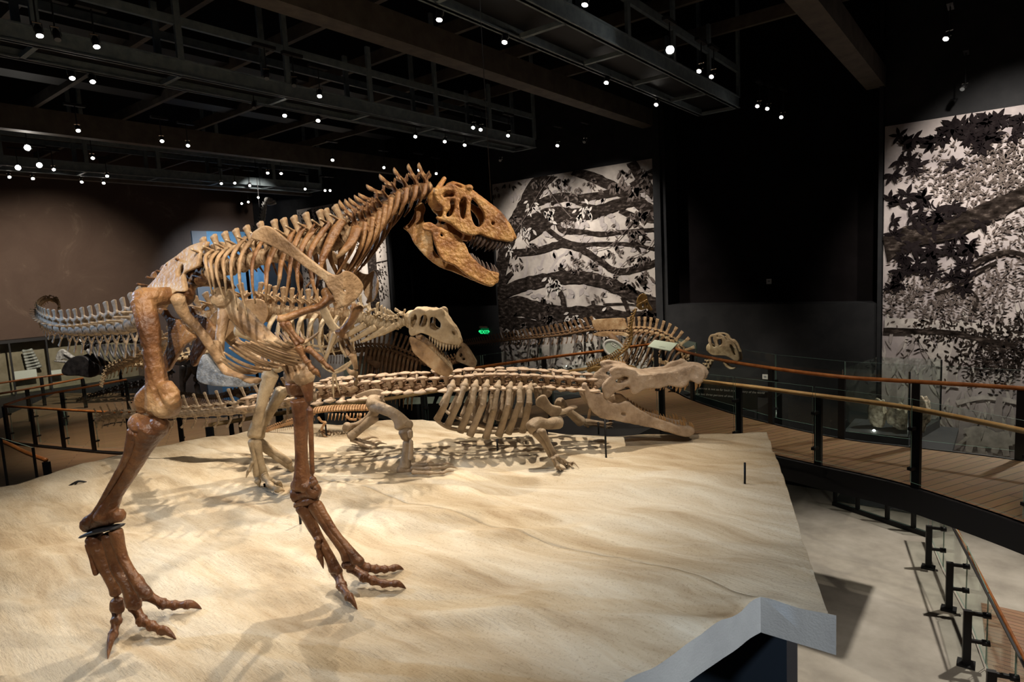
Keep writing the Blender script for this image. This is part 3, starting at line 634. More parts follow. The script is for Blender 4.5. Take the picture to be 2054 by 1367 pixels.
railing('wooden railing nearer of the two leading to the wall vitrine', ramp_c, LZ, 2.4, 'rail', 1.0, 1)
railing('wooden railing farther of the two leading to the wall vitrine', ramp_d, LZ, 2.4, 'rail', 1.0, 1)
sr = [at_z(*p, .55) for p in ((-40, 868), (15, 889), (52, 907), (92, 922))]
bm = bmesh.new(); sweep(bm, sr, [.035], 10); t = thing('stair_handrail', 'short orange wooden handrail ending beside the sand edge', 'handrail', sr[1])
link('rail', mesh_of(bm), M['rail'], t); link('end_post', barmesh(sr[3]+Vector((0, 0, -.9)), sr[3]-Vector((0, 0, .03)), .1, .05), M['steel'], t)
q = [at_z(*p, .75) for p in ((-50, 862), (66, 897))]
link('glass_panel', glassbar(q[0]-Vector((0, 0, .6)), q[1]-Vector((0, 0, .6)), .012, 1.2), None, t)
for k in (.48, 1.0):
    p = q[0].lerp(q[1], k); link('post', barmesh(p-Vector((0, 0, 1.2)), p, .03, .03), M['steel'], t)

# ------------------------------------------------------------------ lower floor: bracket railing, glass enclosure, wooden path
br = [at_z(*p, FZ) for p in ((1862, 1138), (1903, 1222), (1938, 1332), (1985, 1470))]
t = thing('bracket_railing', 'glass railing on lower concrete floor held by black F shaped brackets', 'railing', br[1])
dirs = (br[3]-br[0]).normalized(); nn = Vector((dirs.y, -dirs.x, 0))
if nn.x < 0: nn = -nn
for p in br:
    bm = bmesh.new(); bar(bm, p, p+Vector((0, 0, .92)), .07, .11, nn)
    for h in (.42, .88): bar(bm, p+Vector((0, 0, h)), p+nn*.24+Vector((0, 0, h)), .05, .05)
    box(bm, (p.x-.12, p.y-.12, FZ), (p.x+.12, p.y+.12, FZ+.03)); b_ = link('bracket', mesh_of(bm, smooth=False), M['steel'], t)
    for h in (.42, .88):
        bm = bmesh.new(); cyl(bm, p+nn*.20+Vector((0, 0, h)), p+nn*.30+Vector((0, 0, h)), .05); link('disc_clamp', mesh_of(bm), M['steel'], b_)
ext = [br[0]-dirs*1.4]+br+[br[3]+dirs*1.4]
for a, b in zip(ext[:-1], ext[1:]):
    link('glass_panel', glassbar(a+nn*.26+dirs*.02+Vector((0, 0, .66)), b+nn*.26-dirs*.02+Vector((0, 0, .66)), .014, 1.2), None, t)
link('cap_rail', barmesh(ext[0]+nn*.26+Vector((0, 0, 1.27)), ext[-1]+nn*.26+Vector((0, 0, 1.27)), .03, .03), M['steel'], t)
bm = bmesh.new(); sweep(bm, [ext[0]+nn*.45+Vector((0, 0, .95)), ext[-1]+nn*.45+Vector((0, 0, .95))], [.03]); link('handrail', mesh_of(bm), M['rail'], t)
wp = [at_z(*p, FZ+.012) for p in ((1968, 1208), (2054, 1222), (2160, 1250))]
bm = bmesh.new(); v = [bm.verts.new(p) for p in (wp[0], wp[2], wp[2]+Vector((.6, -9, 0)), wp[0]+Vector((.6, -9, 0)))]; bm.faces.new(v)
g = bmesh.ops.extrude_face_region(bm, geom=bm.faces[:]); bmesh.ops.translate(bm, verts=[x for x in g['geom'] if isinstance(x, bmesh.types.BMVert)], vec=(0, 0, -.011)); bmesh.ops.recalc_face_normals(bm, faces=bm.faces)
struct('floor_wood_path', mesh_of(bm, smooth=False), M['deck_low'])
en = [at_z(*p, FZ) for p in ((1672, 1012), (1785, 1050), (1836, 1068), (1862, 1076))]
t = thing('glass_enclosure', 'low glass enclosure with black posts and base bar under the raised deck', 'glass enclosure', en[1])
link('base_bar', barmesh(en[0]+Vector((0, 0, .05)), en[3]+Vector((0, 0, .05)), .12, .10), M['steel'], t)
for k in (.02, .28, .6, .86):
    p = en[0].lerp(en[3], k); link('post', barmesh(p, p+Vector((0, 0, 1.1)), .08, .08), M['steel'], t)
for a, b in ((.03, .28), (.28, .6), (.6, .86), (.86, 1)):
    link('glass_panel', glassbar(en[0].lerp(en[3], a)+Vector((0, 0, .66)), en[0].lerp(en[3], b)+Vector((0, 0, .66)), .014, 1.1), None, t)
bk = Vector((-.6, 2.2, 0))
link('display_floor', boxmesh(tuple(en[0]+Vector((0, .3, .01))), tuple(Vector((en[3].x, min(en[0].y+2.6, 18.9), FZ+.05)))), M['column'], t)

# ------------------------------------------------------------------ sand platform
def zs(x, y):
    z = .9+.12*(min(y, 3.67)-1.5)
    if y < .5: z = .78
    u, v = x*math.cos(.5)+y*math.sin(.5), -x*math.sin(.5)+y*math.cos(.5)
    z += .040*noise.noise((u*.45, v*1.3, 3.1)) + .044*noise.noise((u*1.0, v*3.2, 7.7)) + .027*noise.noise((u*2.0, v*7.0, 1.3)) + .006*noise.noise((u*5, v*16, 2.3)) + .004*noise.noise((x*9, y*9, 5))
    if y > 3.67: z += .05*noise.noise((x*.7+9, y*.7, 2))*min(1, (y-3.67)/.8)
    return z
def lerpf(P, t):
    if t <= P[0][0]: return P[0][1]
    for (a, b), (c_2, d) in zip(P[:-1], P[1:]):
        if t <= c_2: return b+(d-b)*(t-a)/(c_2-a)
    return P[-1][1]
K_ = 1.99/2.25
edge = [(-9.24, 1.95), (-8.95, 2.75), (-8.5, 3.6), (-7.75, 4.65), (-7.25, 5.4), (-6.3, 5.9), (-5.1, 6.1), (-4.1, 6.35), (-2.85, 6.9), (-2.12, 7.32), (-.72, 3.62)]
def slab(name, X, Yf, nu, nv):
    bm = bmesh.new(); rows = []
    for i in range(nu+1):
        rows.append([(lambda p: bm.verts.new((p[0], p[1], zs(*p))))(X(i/nu, j/nv)) for j in range(nv+1)])
    for i in range(nu):
        for j in range(nv): bm.faces.new((rows[i][j], rows[i+1][j], rows[i+1][j+1], rows[i][j+1])).material_index = 0
    loop = [rows[i][0] for i in range(nu+1)]+[rows[nu][j] for j in range(1, nv+1)]+[rows[i][nv] for i in range(nu-1, -1, -1)]+[rows[0][j] for j in range(nv-1, 0, -1)]
    bot = [bm.verts.new((v.co.x, v.co.y, .9+.12*(min(v.co.y, 3.67)-1.5)-.24)) for v in loop]
    for k in range(len(loop)):
        f = bm.faces.new((loop[k], bot[k], bot[(k+1) % len(loop)], loop[(k+1) % len(loop)])); f.material_index = 1
    try: bm.faces.new(bot).material_index = 2
    except ValueError: pass
    bmesh.ops.remove_doubles(bm, verts=bm.verts, dist=1e-5); bmesh.ops.recalc_face_normals(bm, faces=bm.faces)
    sm = [f.material_index == 0 for f in bm.faces]; me = mesh_of(bm); me.polygons.foreach_set('use_smooth', sm)
    for k in ('sand', 'fascia', 'under'): me.materials.append(M[k])
    return link(name, me, None, PLAT)
PLAT = thing('sand_platform', 'large rippled cream sand platform with white broken edge carrying the skeletons', 'display platform', (-4.5, 3.2, FZ))
def xl(y): return lerpf([(-.7, -10.2), (1.0, -9.9), (1.95, -9.24), (2.75, -8.95), (3.6, -8.5), (3.67, -8.45)], y)
def xr(y): return -1.11-.376*(3.67-y) + .012*noise.noise((y*6, 1, 1))
def front(u, v):
    y = -.7+(3.67+.7)*v; a, b = xl(y), xr(y); return (a+(b-a)*u, y)
def backf(u, v):
    x = -8.45+(8.45-.70)*u; yb = max(lerpf(edge[2:], x), 3.671); return (x, 3.67+(yb-3.67)*v)
slab('sand_slab', front, None, 200, 110); slab('sand_slab', backf, None, 190, 90)
bc = at_Y(1578, 1300, 4.25)
link('support_base', boxmesh((-7.5, 4.25, FZ), (bc.x, 4.53, .94)), M['column'], PLAT)
# ================================================================== SKELETON KIT
class Beast:
    """A mounted skeleton: a middle plane through p0 with a heading; D() meets the photo ray with a plane off to its near side."""
    def __init__(s, name, label, p0, heading, root, m, cat='dinosaur skeleton'):
        h = math.radians(heading); s.a = Vector((math.cos(h), math.sin(h), 0)); s.L = Vector((math.sin(h), -math.cos(h), 0))
        s.p0 = Vector((p0[0], p0[1], 0)); s.t = thing(name, label, cat, root); s.m = m
    def D(s, x, y, off=0.0):
        r = ray(x, y); return EYE+r*(((s.p0-EYE).dot(s.L)+off)/r.dot(s.L))
    def mir(s, p): return p-s.L*(2*(p-s.p0).dot(s.L))
def ground(px, py, h=0.0):
    z = 1.0
    for _ in range(8): p = at_z(px, py, z+h); z = zs(p.x, p.y)
    return Vector((p.x, p.y, z+h))
def bone(parent, name, pts, rad, m, knob=(0, 0), kdir=None, vox=.008, n=10, rough=.002, up=Vector((0, 0, 1)), extra=None, label=None):
    """A limb bone: tapered shaft with paired condyles at its ends, welded into one skin."""
    bm = bmesh.new(); pts = [Vector(p) for p in pts]; sweep(bm, pts, rad, n, up=up)
    for e, k in ((0, knob[0]), (-1, knob[1])):
        if k:
            t = (pts[1]-pts[0]).normalized() if e == 0 else (pts[-1]-pts[-2]).normalized()
            d = (kdir if kdir is not None else t.orthogonal()).normalized()
            for s_ in (-1, 1): ball(bm, pts[e]+d*k*.55*s_, (k*.78, k*.78, k*.78), u=10, v=7)
    if extra: extra(bm)
    o = link(name, fuse(bm, vox, 2, rough*1.1, 18), m, parent)
    if label: o['label'] = label
    return o
def vert_mesh(kind):
    """Vertebra of unit length, x to the head, z up: spool, arch, spine, side processes and joint prongs."""
    bm = bmesh.new(); X, Y, Z = Vector((1, 0, 0)), Vector((0, 1, 0)), Vector((0, 0, 1))
    k = dict(caudal=dict(sp=1.45, sw=.26, tp=.9, back=-.15, tz=.25), tail=dict(sp=1.0, sw=.14, tp=.35, back=-.35, tz=.2), dorsal=dict(sp=1.6, sw=.34, tp=1.1, back=-.12, tz=.95),
             cervical=dict(sp=1.35, sw=.22, tp=.8, back=-.55, tz=.5), spike=dict(sp=2.6, sw=.16, tp=.5, back=-.4, tz=.5), croc=dict(sp=.8, sw=.3, tp=1.0, back=-.1, tz=.4), crest=dict(sp=2.0, sw=.14, tp=.4, back=-.3, tz=.3), block=dict(sp=2.7, sw=.34, tp=.6, back=.05, tz=.6), tall=dict(sp=2.9, sw=.30, tp=.7, back=-.55, tz=.6))[kind]
    sweep(bm, [(-.46, 0, 0), (-.2, 0, 0), (.2, 0, 0), (.46, 0, 0)], [.44, .34, .34, .44], 14, seg=3)
    sweep(bm, [(0, 0, .3), (0, 0, .75)], [(.3, .26), (.24, .16)], 8, up=Y, seg=2)
    sweep(bm, [(-.02, 0, .6), (k['back']*.5, 0, .6+(k['sp']-.6)*.5), (k['back'], 0, k['sp'])], [(k['sw'], .09), (k['sw']*.8, .07), (k['sw']*1.05, .11)], 10, up=Y, seg=3)
    for s in (-1, 1):
        sweep(bm, [(0, s*.12, k['tz']*.6+.1), (-.1, s*k['tp']*.55, k['tz']*.8+.12), (-.22, s*k['tp'], k['tz']+.12)], [(.2, .1), (.15, .06), (.13, .07)], 8, seg=2)
        sweep(bm, [(.1, s*.16, .62), (.6, s*.24, .82)], [.1, .09], 8, seg=1); sweep(bm, [(-.1, s*.14, .66), (-.62, s*.18, .9)], [.1, .08], 8, seg=1)
    return fuse(bm, .055, 2, .02, 4)
def chev_mesh():
    bm = bmesh.new()
    for s in (-1, 1): sweep(bm, [(-.42, s*.16, -.36), (-.5, s*.05, -.7)], [.07, .07], 8, seg=2)
    sweep(bm, [(-.5, 0, -.66), (-.66, 0, -1.0), (-.95, 0, -1.35)], [(.1, .07), (.08, .06), (.14, .06)], 8, up=Vector((0, 1, 0)), seg=3)
    return fuse(bm, .045, 2, .01, 5)
VM = {}
def vm(kind, m):
    k = (kind, m.name)
    if k not in VM: VM[k] = vert_mesh(kind) if kind != 'chevron' else chev_mesh(); VM[k].materials.append(m)
    return VM[k]
def frame(p, t, up, sx, sy, sz):
    t = t.normalized(); y = up.cross(t).normalized(); z = t.cross(y)
    return Matrix(((t.x*sx, y.x*sy, z.x*sz, p.x), (t.y*sx, y.y*sy, z.y*sz, p.y), (t.z*sx, y.z*sy, z.z*sz, p.z), (0, 0, 0, 1)))
def spine(parent, pts, n, kind, m, sy, sz, up=Vector((0, 0, 1)), chevron=None, even=True, gap=1.0, name='vertebra'):
    """n vertebrae from the tail side to the head side along pts; sy, sz are numbers or (first, last)."""
    pts = [Vector(p) for p in pts]
    fine = [cr(pts, (len(pts)-1)*i/200) for i in range(201)]; cum = [0]
    for a, b in zip(fine[:-1], fine[1:]): cum.append(cum[-1]+(b-a).length)
    def pos(s):
        s = min(max(s, 0), cum[-1]-1e-6)
        for i in range(200):
            if cum[i+1] >= s: return fine[i].lerp(fine[i+1], (s-cum[i])/max(cum[i+1]-cum[i], 1e-9))
        return fine[-1]
    out = []; f = lambda v, u: v[0]+(v[1]-v[0])*u if isinstance(v, tuple) else v
    r = f(sz, 1)/max(f(sz, 0), 1e-6)
    cuts = [0.0]
    for i in range(n): cuts.append(cuts[-1]+ (1+(r-1)*(i+.5)/n if not even else 1))
    for i in range(n):
        a, b = cum[-1]*cuts[i]/cuts[-1], cum[-1]*cuts[i+1]/cuts[-1]; u = (i+.5)/n; p = pos((a+b)/2); t = pos(b)-pos(a)
        mt = frame(p, t, up, (b-a)*gap, f(sy, u), f(sz, u))
        place(name, vm(kind, m), mt, parent)
        if chevron and chevron(u): place('chevron', vm('chevron', m), frame(p, t, up, (b-a)*gap, f(sy, u), f(sz, u)*(chevron(u))), parent)
        out.append((p, t.normalized(), f(sz, u), b-a))
    return out
def rib(parent, pts, w, th, m, up, name='rib'):
    bm = bmesh.new(); sweep(bm, pts, [(w*1.15, th*1.1), (w, th), (w*.7, th), (w*.3, th*.6)], 8, up=up, seg=5)
    return link(name, mesh_of(bm), m, parent)
def tooth_mesh(m):
    bm = bmesh.new(); sweep(bm, [(0, 0, .12), (0, 0, -.2), (-.04, 0, -.6), (-.16, 0, -1)], [(.17, .13), (.19, .14), (.12, .09), (.02, .02)], 8, up=Vector((0, 1, 0)), seg=2); me = mesh_of(bm); me.materials.append(m); return me
def tooth(parent, me, p, d, back, L, w=1.0):
    """Tooth with root at p pointing along d, curving to back."""
    z = -d.normalized(); x = (back-z*back.dot(z)).normalized(); y = z.cross(x)
    place('tooth', me, Matrix(((-x.x*L*w, y.x*L*w, z.x*L, p.x), (-x.y*L*w, y.y*L*w, z.y*L, p.y), (-x.z*L*w, y.z*L*w, z.z*L, p.z), (0, 0, 0, 1))), parent)
def digits(parent, name, pts, r0, r1, m, claw=.3, vox=.006):
    """Toe or finger bones: knuckled phalanges and a pointed claw, each a part of its own."""
    n = len(pts)-1
    for i in range(n):
        a, b = Vector(pts[i]), Vector(pts[i+1]); r = r0+(r1-r0)*i/max(n-1, 1); bm = bmesh.new()
        if i < n-1:
            e = (b-a)*.04; sweep(bm, [a+e, a.lerp(b, .3), a.lerp(b, .7), b-e], [r*1.1, r*.78, r*.72, r], 10, seg=3)
            for s_ in (-1, 1): ball(bm, b-e+Vector((s_*r*.4, 0, 0)), r*.75, u=8, v=6)
            link(name, fuse(bm, vox, 2, .0015, 30), m, parent)
        else:
            d = b-a; k = Vector((0, 0, d.length*.12))
            sweep(bm, [a+d*.03, a+d*.35+k, a+d*.75+k*.6, b], [(r, r*1.1), (r*.75, r*.9), (r*.4, r*.5), (.002, .002)], 10, seg=4); link('claw', mesh_of(bm), m, parent)
def sheet(B, conv, outline, holes, off, th, vox=1.6, m=None, both=False, name='bone_plate', sub=3, parent=None, press=None):
    """Flat bone from its outline with openings, given its own distance, bulge and thickness; th is in metres."""
    q = [conv(*p) for p in outline]; hs = [[conv(*p) for p in h] for h in holes]
    d0 = (B.D(*q[0], 0)-EYE).length; mpp = d0/FPX; t = th/mpp/2
    me = plate(q, hs, t*.75, vox, t*.3, sub)
    def mp(v): p = B.D(v.x, v.y, off(v.x, v.y) if callable(off) else off); return p+B.L*(v.z*mpp)
    if name is None: return me, mp
    bm = bmesh.new(); add_mesh(bm, me, mp)
    if both:
        bm2 = bmesh.new(); me2 = mesh_of(bm.copy()); add_mesh(bm2, me2, lambda v: B.mir(v)); bmesh.ops.reverse_faces(bm2, faces=bm2.faces); link(name, mesh_of(bm2), m or B.m, parent or B.t)
    return link(name, mesh_of(bm), m or B.m, parent or B.t)
def rod(parent, top, z0=None):
    p = Vector(top); b = Vector((p.x, p.y, (zs(p.x, p.y) if z0 is None else z0)-.03))
    bm = bmesh.new(); cyl(bm, b, p, .011, n=8); return link('support_rod', mesh_of(bm), M['steel'], parent)
# ================================================================== TALL TYRANNOSAUR in front
T = Beast('tyrannosaur_skeleton', 'tall brown tyrannosaur skeleton striding in front with open jaws and curled tail', (-4.48, 1.81), 15, (-4.2, 2.0, 1.0), M['bone_brown'])
t, D, m = T.t, T.D, M['bone_brown']
tan = M['bone_tan']
i_ = C(260, 460, 6.214); g_ = C(380, 560, 6.213); s_ = C(480, 420, 6.833); k_ = C(700, 310, 4.714); f_ = C(130, 800, 2.53); r_ = C(480, 720, 2.628); a_ = C(540, 580, 6.214); w_ = C(40, 560, 4.021); c1 = C(380, 380, 3.255)
def DD(cv, pts, off):
    return [D(*cv(*p), (off[0]+(off[1]-off[0])*i/(len(pts)-1)) if isinstance(off, tuple) else off) for i, p in enumerate(pts)]
Ln = T.L
# the trunk swings a little away from the hips: its own middle plane
def sub_plane(p0, heading, m_):
    b = Beast.__new__(Beast); h = math.radians(heading); b.a = Vector((math.cos(h), math.sin(h), 0)); b.L = Vector((math.sin(h), -math.cos(h), 0)); b.p0 = Vector(p0); b.m = m_; b.t = T.t
    return b
U = sub_plane(D(425, 545, 0), 35, m)
Dh = D
def DDh(cv, pts, off): return [Dh(*cv(*p), (off[0]+(off[1]-off[0])*i/(len(pts)-1)) if isinstance(off, tuple) else off) for i, p in enumerate(pts)]
def DU(cv, pts, off): return [U.D(*cv(*p), (off[0]+(off[1]-off[0])*i/(len(pts)-1)) if isinstance(off, tuple) else off) for i, p in enumerate(pts)]
# back, neck
dors = spine(t, DU(lambda x, y: (x, y), [(418, 548), (455, 538), (500, 525), (540, 513), (577, 507), (607, 500), (640, 491), (672, 485), (712, 468)], 0), 13, 'dorsal', M['bone_tan'], .135, (.135, .125))
sac = spine(t, DDh(lambda x, y: (x, y), [(322, 607), (350, 588), (385, 568), (418, 548)], 0), 5, 'dorsal', m, .12, .12)
HP = [U.D(712, 468), at(742, 455, (U.D(712, 468)-EYE).dot(_f)+.04), at(770, 432, (U.D(712, 468)-EYE).dot(_f)+.09), at(794, 404, (U.D(712, 468)-EYE).dot(_f)+.12), at(824, 388, (U.D(712, 468)-EYE).dot(_f)+.14), at(866, 380, (U.D(712, 468)-EYE).dot(_f)+.14)]
nk = spine(t, HP, 10, 'cervical', m, (.15, .12), (.155, .125), up=Vector((-.25, 0, 1)))
for j, (p, tg, z_, l_) in enumerate(nk):
    for sd in (1, -1):
        q = p+U.L*.055*sd; dn = Vector((0, 0, -1)); bk = -U.a; h_ = (.26, .29, .30, .29, .26, .22, .18, .13, .10, .07)[j]
        tl = 1.0 if j < 7 else .8
        rib(t, [q-dn*.03, q+dn*h_*.3+bk*h_*.06*tl+U.L*sd*.03, q+dn*h_*.65+bk*h_*.26*tl+U.L*sd*.035, q+dn*h_*1.0+bk*h_*.55*tl+U.L*sd*.02], .015, .009, m, U.L, 'cervical_rib')
# ribs
RB = [[(426, 503), (412, 515), (415, 540), (427, 592)], [(440, 501), (423, 521), (426, 552), (432, 588)], [(456, 497), (437, 518), (435, 552), (451, 602)], [(472, 492), (449, 518), (451, 555), (455, 592)],
      [(492, 476), (468, 509), (464, 552), (477, 622)], [(512, 472), (484, 512), (481, 564), (497, 636)], [(535, 470), (509, 516), (506, 564), (512, 608)], [(562, 470), (537, 530), (534, 570), (533, 606)],
      [(588, 462), (566, 520), (561, 556), (557, 580)], [(610, 452), (588, 500), (580, 552), (573, 606)], [(636, 450), (606, 496), (596, 550), (604, 600)], [(660, 446), (622, 506), (626, 560), (640, 606)]]
for j, R4 in enumerate(RB):
    o4 = (.07, .20, .27, .22) if j < 9 else (.07, .17, .24, .22)
    P4 = [U.D(*p, o) for p, o in zip(R4, o4)]; w = .012 if j < 7 else .017
    F4 = [U.mir(p) for p in P4]
    if j < 6: F4 = [F4[0], F4[0].lerp(F4[1], .8), F4[1].lerp(F4[2], .35), F4[1].lerp(F4[2], .8)]
    rib(t, P4, w, .010, m if j > 5 else tan, U.L); rib(t, F4, w, .010, m, U.L)
for R4 in ([(684, 441), (664, 480), (646, 522), (642, 560)], [(716, 456), (706, 482), (692, 500), (676, 516)]):
    P4 = [U.D(*p, o) for p, o in zip(R4, (.06, .12, .17, .18))]; rib(t, P4, .03, .012, m, U.L); rib(t, [U.mir(p) for p in P4], .03, .012, m, U.L)
# hip
sheet(T, i_, [(240, 732), (330, 625), (420, 500), (470, 420), (600, 330), (740, 220), (860, 172), (975, 150), (960, 215), (900, 262), (885, 340), (865, 450), (780, 500), (690, 545), (690, 620), (705, 700), (700, 770), (600, 770), (520, 810), (440, 740)],
      [[(640, 470), (690, 430), (690, 530), (640, 590), (615, 560)]], lambda x, y: .05+max(0, (y-480))*.0013, .03, m=tan, both=True, name='ilium')
bm = bmesh.new()
sweep(bm, DD(lambda x, y: (x, y), [(356, 596), (370, 630), (395, 656), (420, 690), (440, 722)], (.20, .03)), [.045, .035, .03, .03, .03], 10)
sweep(bm, DD(lambda x, y: (x, y), [(452, 592), (449, 635), (441, 680), (440, 722)], (-.20, -.03)), [.05, .04, .032, .03], 10)
sweep(bm, DD(lambda x, y: (x, y), [(428, 690), (442, 722), (458, 746), (484, 757), (514, 764)], 0), [(.05, .05), (.04, .03), (.035, .03), (.035, .022), (.05, .02)], 10)
link('pubis', fuse(bm, .009, 3, .003, 18), tan, t)
sheet(T, g_, [(150, 1130), (215, 940), (270, 980), (400, 1150), (560, 1200), (760, 1250), (830, 1290), (780, 1320), (560, 1320), (300, 1300), (160, 1250)], [], 0.0, .07, m=M['jacket'], name='pubic_boot')['label'] = 'grey crusted lower end of the pubis'
sheet(T, w_, [(1105, 245), (1170, 235), (1215, 300), (1290, 330), (1350, 400), (1420, 470), (1330, 530), (1260, 640), (1195, 740), (1165, 640), (1205, 520), (1205, 380), (1170, 300)], [], .10, .03, m=m, name='ischium', both=True)
# near leg
hipn = D(366, 590, .12)
bone(t, 'femur', [D(287, 604, .33), D(298, 655, .35), D(308, 720, .35), D(317, 778, .34), D(321, 815, .33)], [(.07, .075), (.064, .06), (.055, .055), (.07, .065), (.085, .08)], m, (0, .088), Ln*0.3+T.a, extra=lambda b: (sweep(b, [D(288, 598, .33), D(318, 594, .25), D(345, 592, .17), hipn], [.068, .058, .055, .07], 10), ball(b, hipn, .075), ball(b, D(283, 596, .33), .05), sweep(b, [D(330, 770, .36), D(345, 800, .34), D(345, 825, .30)], [(.03, .05), (.05, .06), (.05, .04)], 8), sweep(b, [D(300, 770, .36), D(285, 800, .36), D(287, 822, .34)], [.02, .045, .035], 8)))
bone(t, 'tibia', DD(f_, [(455, 130), (400, 240), (330, 370), (260, 480), (205, 590)], (.33, .33)), [(.10, .09), (.062, .06), (.047, .047), (.045, .045), (.085, .05)], M['bone_red'], (.075, .075), T.a, extra=lambda b: (sweep(b, DD(f_, [(360, 110), (400, 150), (390, 230)], .36), [.06, .07, .04], 8), sweep(b, DD(f_, [(110, 640), (190, 605), (280, 590)], .33), [.05, .055, .045], 8)))
bone(t, 'fibula', DD(f_, [(362, 160), (318, 290), (240, 430), (160, 570), (120, 625)], (.38, .36)), [.05, .03, .022, .022, .045], M['bone_red'])
bm = bmesh.new(); sweep(bm, DD(f_, [(105, 690), (185, 662), (272, 646)], .33), [(.05, .012), (.06, .02), (.05, .012)], 8); o = link('ankle_cartilage', mesh_of(bm), M['cartilage'], t); o['label'] = 'black wedge between ankle and foot'
mtn = [([(150, 700), (200, 840), (255, 960), (266, 1062)], [.06, .046, .038, .045]), ([(220, 690), (262, 860), (318, 950), (352, 1042)], [.045, .036, .04, .052]), ([(258, 668), (292, 800), (345, 895), (408, 985)], [.045, .034, .034, .042])]
for pts, rr in mtn: bone(t, 'metatarsal', [D(*f_(*p), .33) for p in pts], rr, M['bone_red'], (0, .042), T.a)
bone(t, 'metatarsal', [D(*f_(*p), .37) for p in ((118, 735), (138, 815), (160, 888))], [.022, .017, .02], M['bone_red'])
tn = [[(266, 1066, .15), (262, 1125, .10), (246, 1195, .05), (218, 1318, .0)], [(352, 1048, .16), (392, 1125, .09), (440, 1150, .07), (490, 1172, .05), (566, 1218, 0)], [(412, 992, .17), (500, 1040, .08), (555, 1045, .06), (618, 1042, .06), (695, 1064, 0)]]
for q in tn: digits(t, 'toe_bone', [ground(*f_(x, y), h) for x, y, h in q], .042, .03, M['bone_red'])
digits(t, 'toe_bone', [D(*f_(*p), .30) for p in ((338, 872), (372, 905), (412, 938))], .026, .02, M['bone_red'])
# far leg
bone(t, 'femur', [D(449, 602, -.20), D(480, 630, -.21), D(530, 678, -.24), D(578, 720, -.28), D(600, 752, -.31)], [(.075, .085), (.07, .07), (.062, .062), (.066, .066), (.08, .08)], tan, (0, .095), Ln*.3+T.a, extra=lambda b: (sweep(b, [D(449, 602, -.20), D(442, 594, -.12)], [.07, .07], 10), sweep(b, [D(475, 645, -.21), D(494, 662, -.22), D(502, 662, -.23)], [.03, .04, .02], 8)))
bone(t, 'tibia', DD(r_, [(310, 125), (322, 250), (326, 400), (328, 540), (335, 670)], -.34), [(.085, .09), (.06, .06), (.046, .046), (.046, .046), (.08, .06)], M['bone_red'], (.07, .07), T.a)
bone(t, 'fibula', DD(r_, [(352, 120), (368, 220), (379, 420), (385, 600), (392, 655)], (-.30, -.30)), [.05, .026, .018, .018, .035], M['bone_red'])
bm = bmesh.new(); sweep(bm, DD(r_, [(300, 712), (345, 705), (400, 692)], -.34), [.06, .045, .06], 10); sweep(bm, DD(r_, [(312, 765), (350, 748), (400, 738)], -.34), [(.05, .028), (.055, .034), (.045, .028)], 8); sweep(bm, DD(r_, [(345, 700), (352, 750)], -.35), [.035, .035], 8); link('ankle_disc', mesh_of(bm), M['bone_red'], t)
for pts, rr in (([(335, 772), (405, 915), (470, 1030), (505, 1108)], [.055, .036, .034, .044]), ([(395, 765), (480, 905), (560, 1010), (575, 1085)], [.05, .036, .042, .046]), ([(410, 762), (500, 905), (580, 1005), (622, 1062)], [.035, .026, .03, .04])):
    bone(t, 'metatarsal', [D(*r_(*p), -.34) for p in pts], rr, M['bone_red'], (0, .04), T.a)
for q in ([(512, 1118, .12), (540, 1195, .07), (580, 1255, .05), (622, 1318, 0)], [(585, 1092, .13), (660, 1148, .08), (705, 1165, .06), (765, 1182, .05), (820, 1182, .05), (878, 1208, 0)], [(628, 1072, .12), (672, 1100, .07), (722, 1106, .05), (768, 1106, .05), (812, 1100, .04), (866, 1104, 0)]):
    digits(t, 'toe_bone', [ground(*r_(x, y), h) for x, y, h in q], .042, .024, M['bone_red'])
digits(t, 'toe_bone', [D(*r_(*p), -.30) for p in ((416, 942), (414, 985), (425, 1040), (444, 1104))], .028, .022, M['bone_red'])
g0 = ground(603, 1050); rod(t, g0+Vector((0, 0, .26))); rod(t, at(314, 912, 8.2))
# belly ribs
GA = [(390, 1000), (400, 960), (430, 910), (500, 850), (540, 820), (580, 780), (640, 775), (700, 775), (760, 775), (850, 765), (930, 752), (1060, 768), (1200, 772)]
GB = [(820, 1170), (900, 1150), (1000, 1130), (1100, 1100), (1180, 1080), (1280, 1070), (1340, 1060), (1390, 1040), (1410, 1000), (1420, 970), (1390, 930), (1350, 880), (1330, 830)]
for j, (A, B_) in enumerate(zip(GA, GB)):
    P5 = []
    for u in (0, .33, .66, 1):
        x, y = A[0]+(B_[0]-A[0])*u, A[1]+(B_[1]-A[1])*u+(28+30*(j < 5))*math.sin(math.pi*u)*(.9 if j < 9 else .25)
        P5.append(U.D(*g_(x, y), .27*(1-u)**.7))
    for pp in (P5, [U.mir(p) for p in P5]):
        bm = bmesh.new(); sweep(bm, pp, [.006, .010, .011, .007], 8, seg=4); link('belly_rib', mesh_of(bm), tan, t)
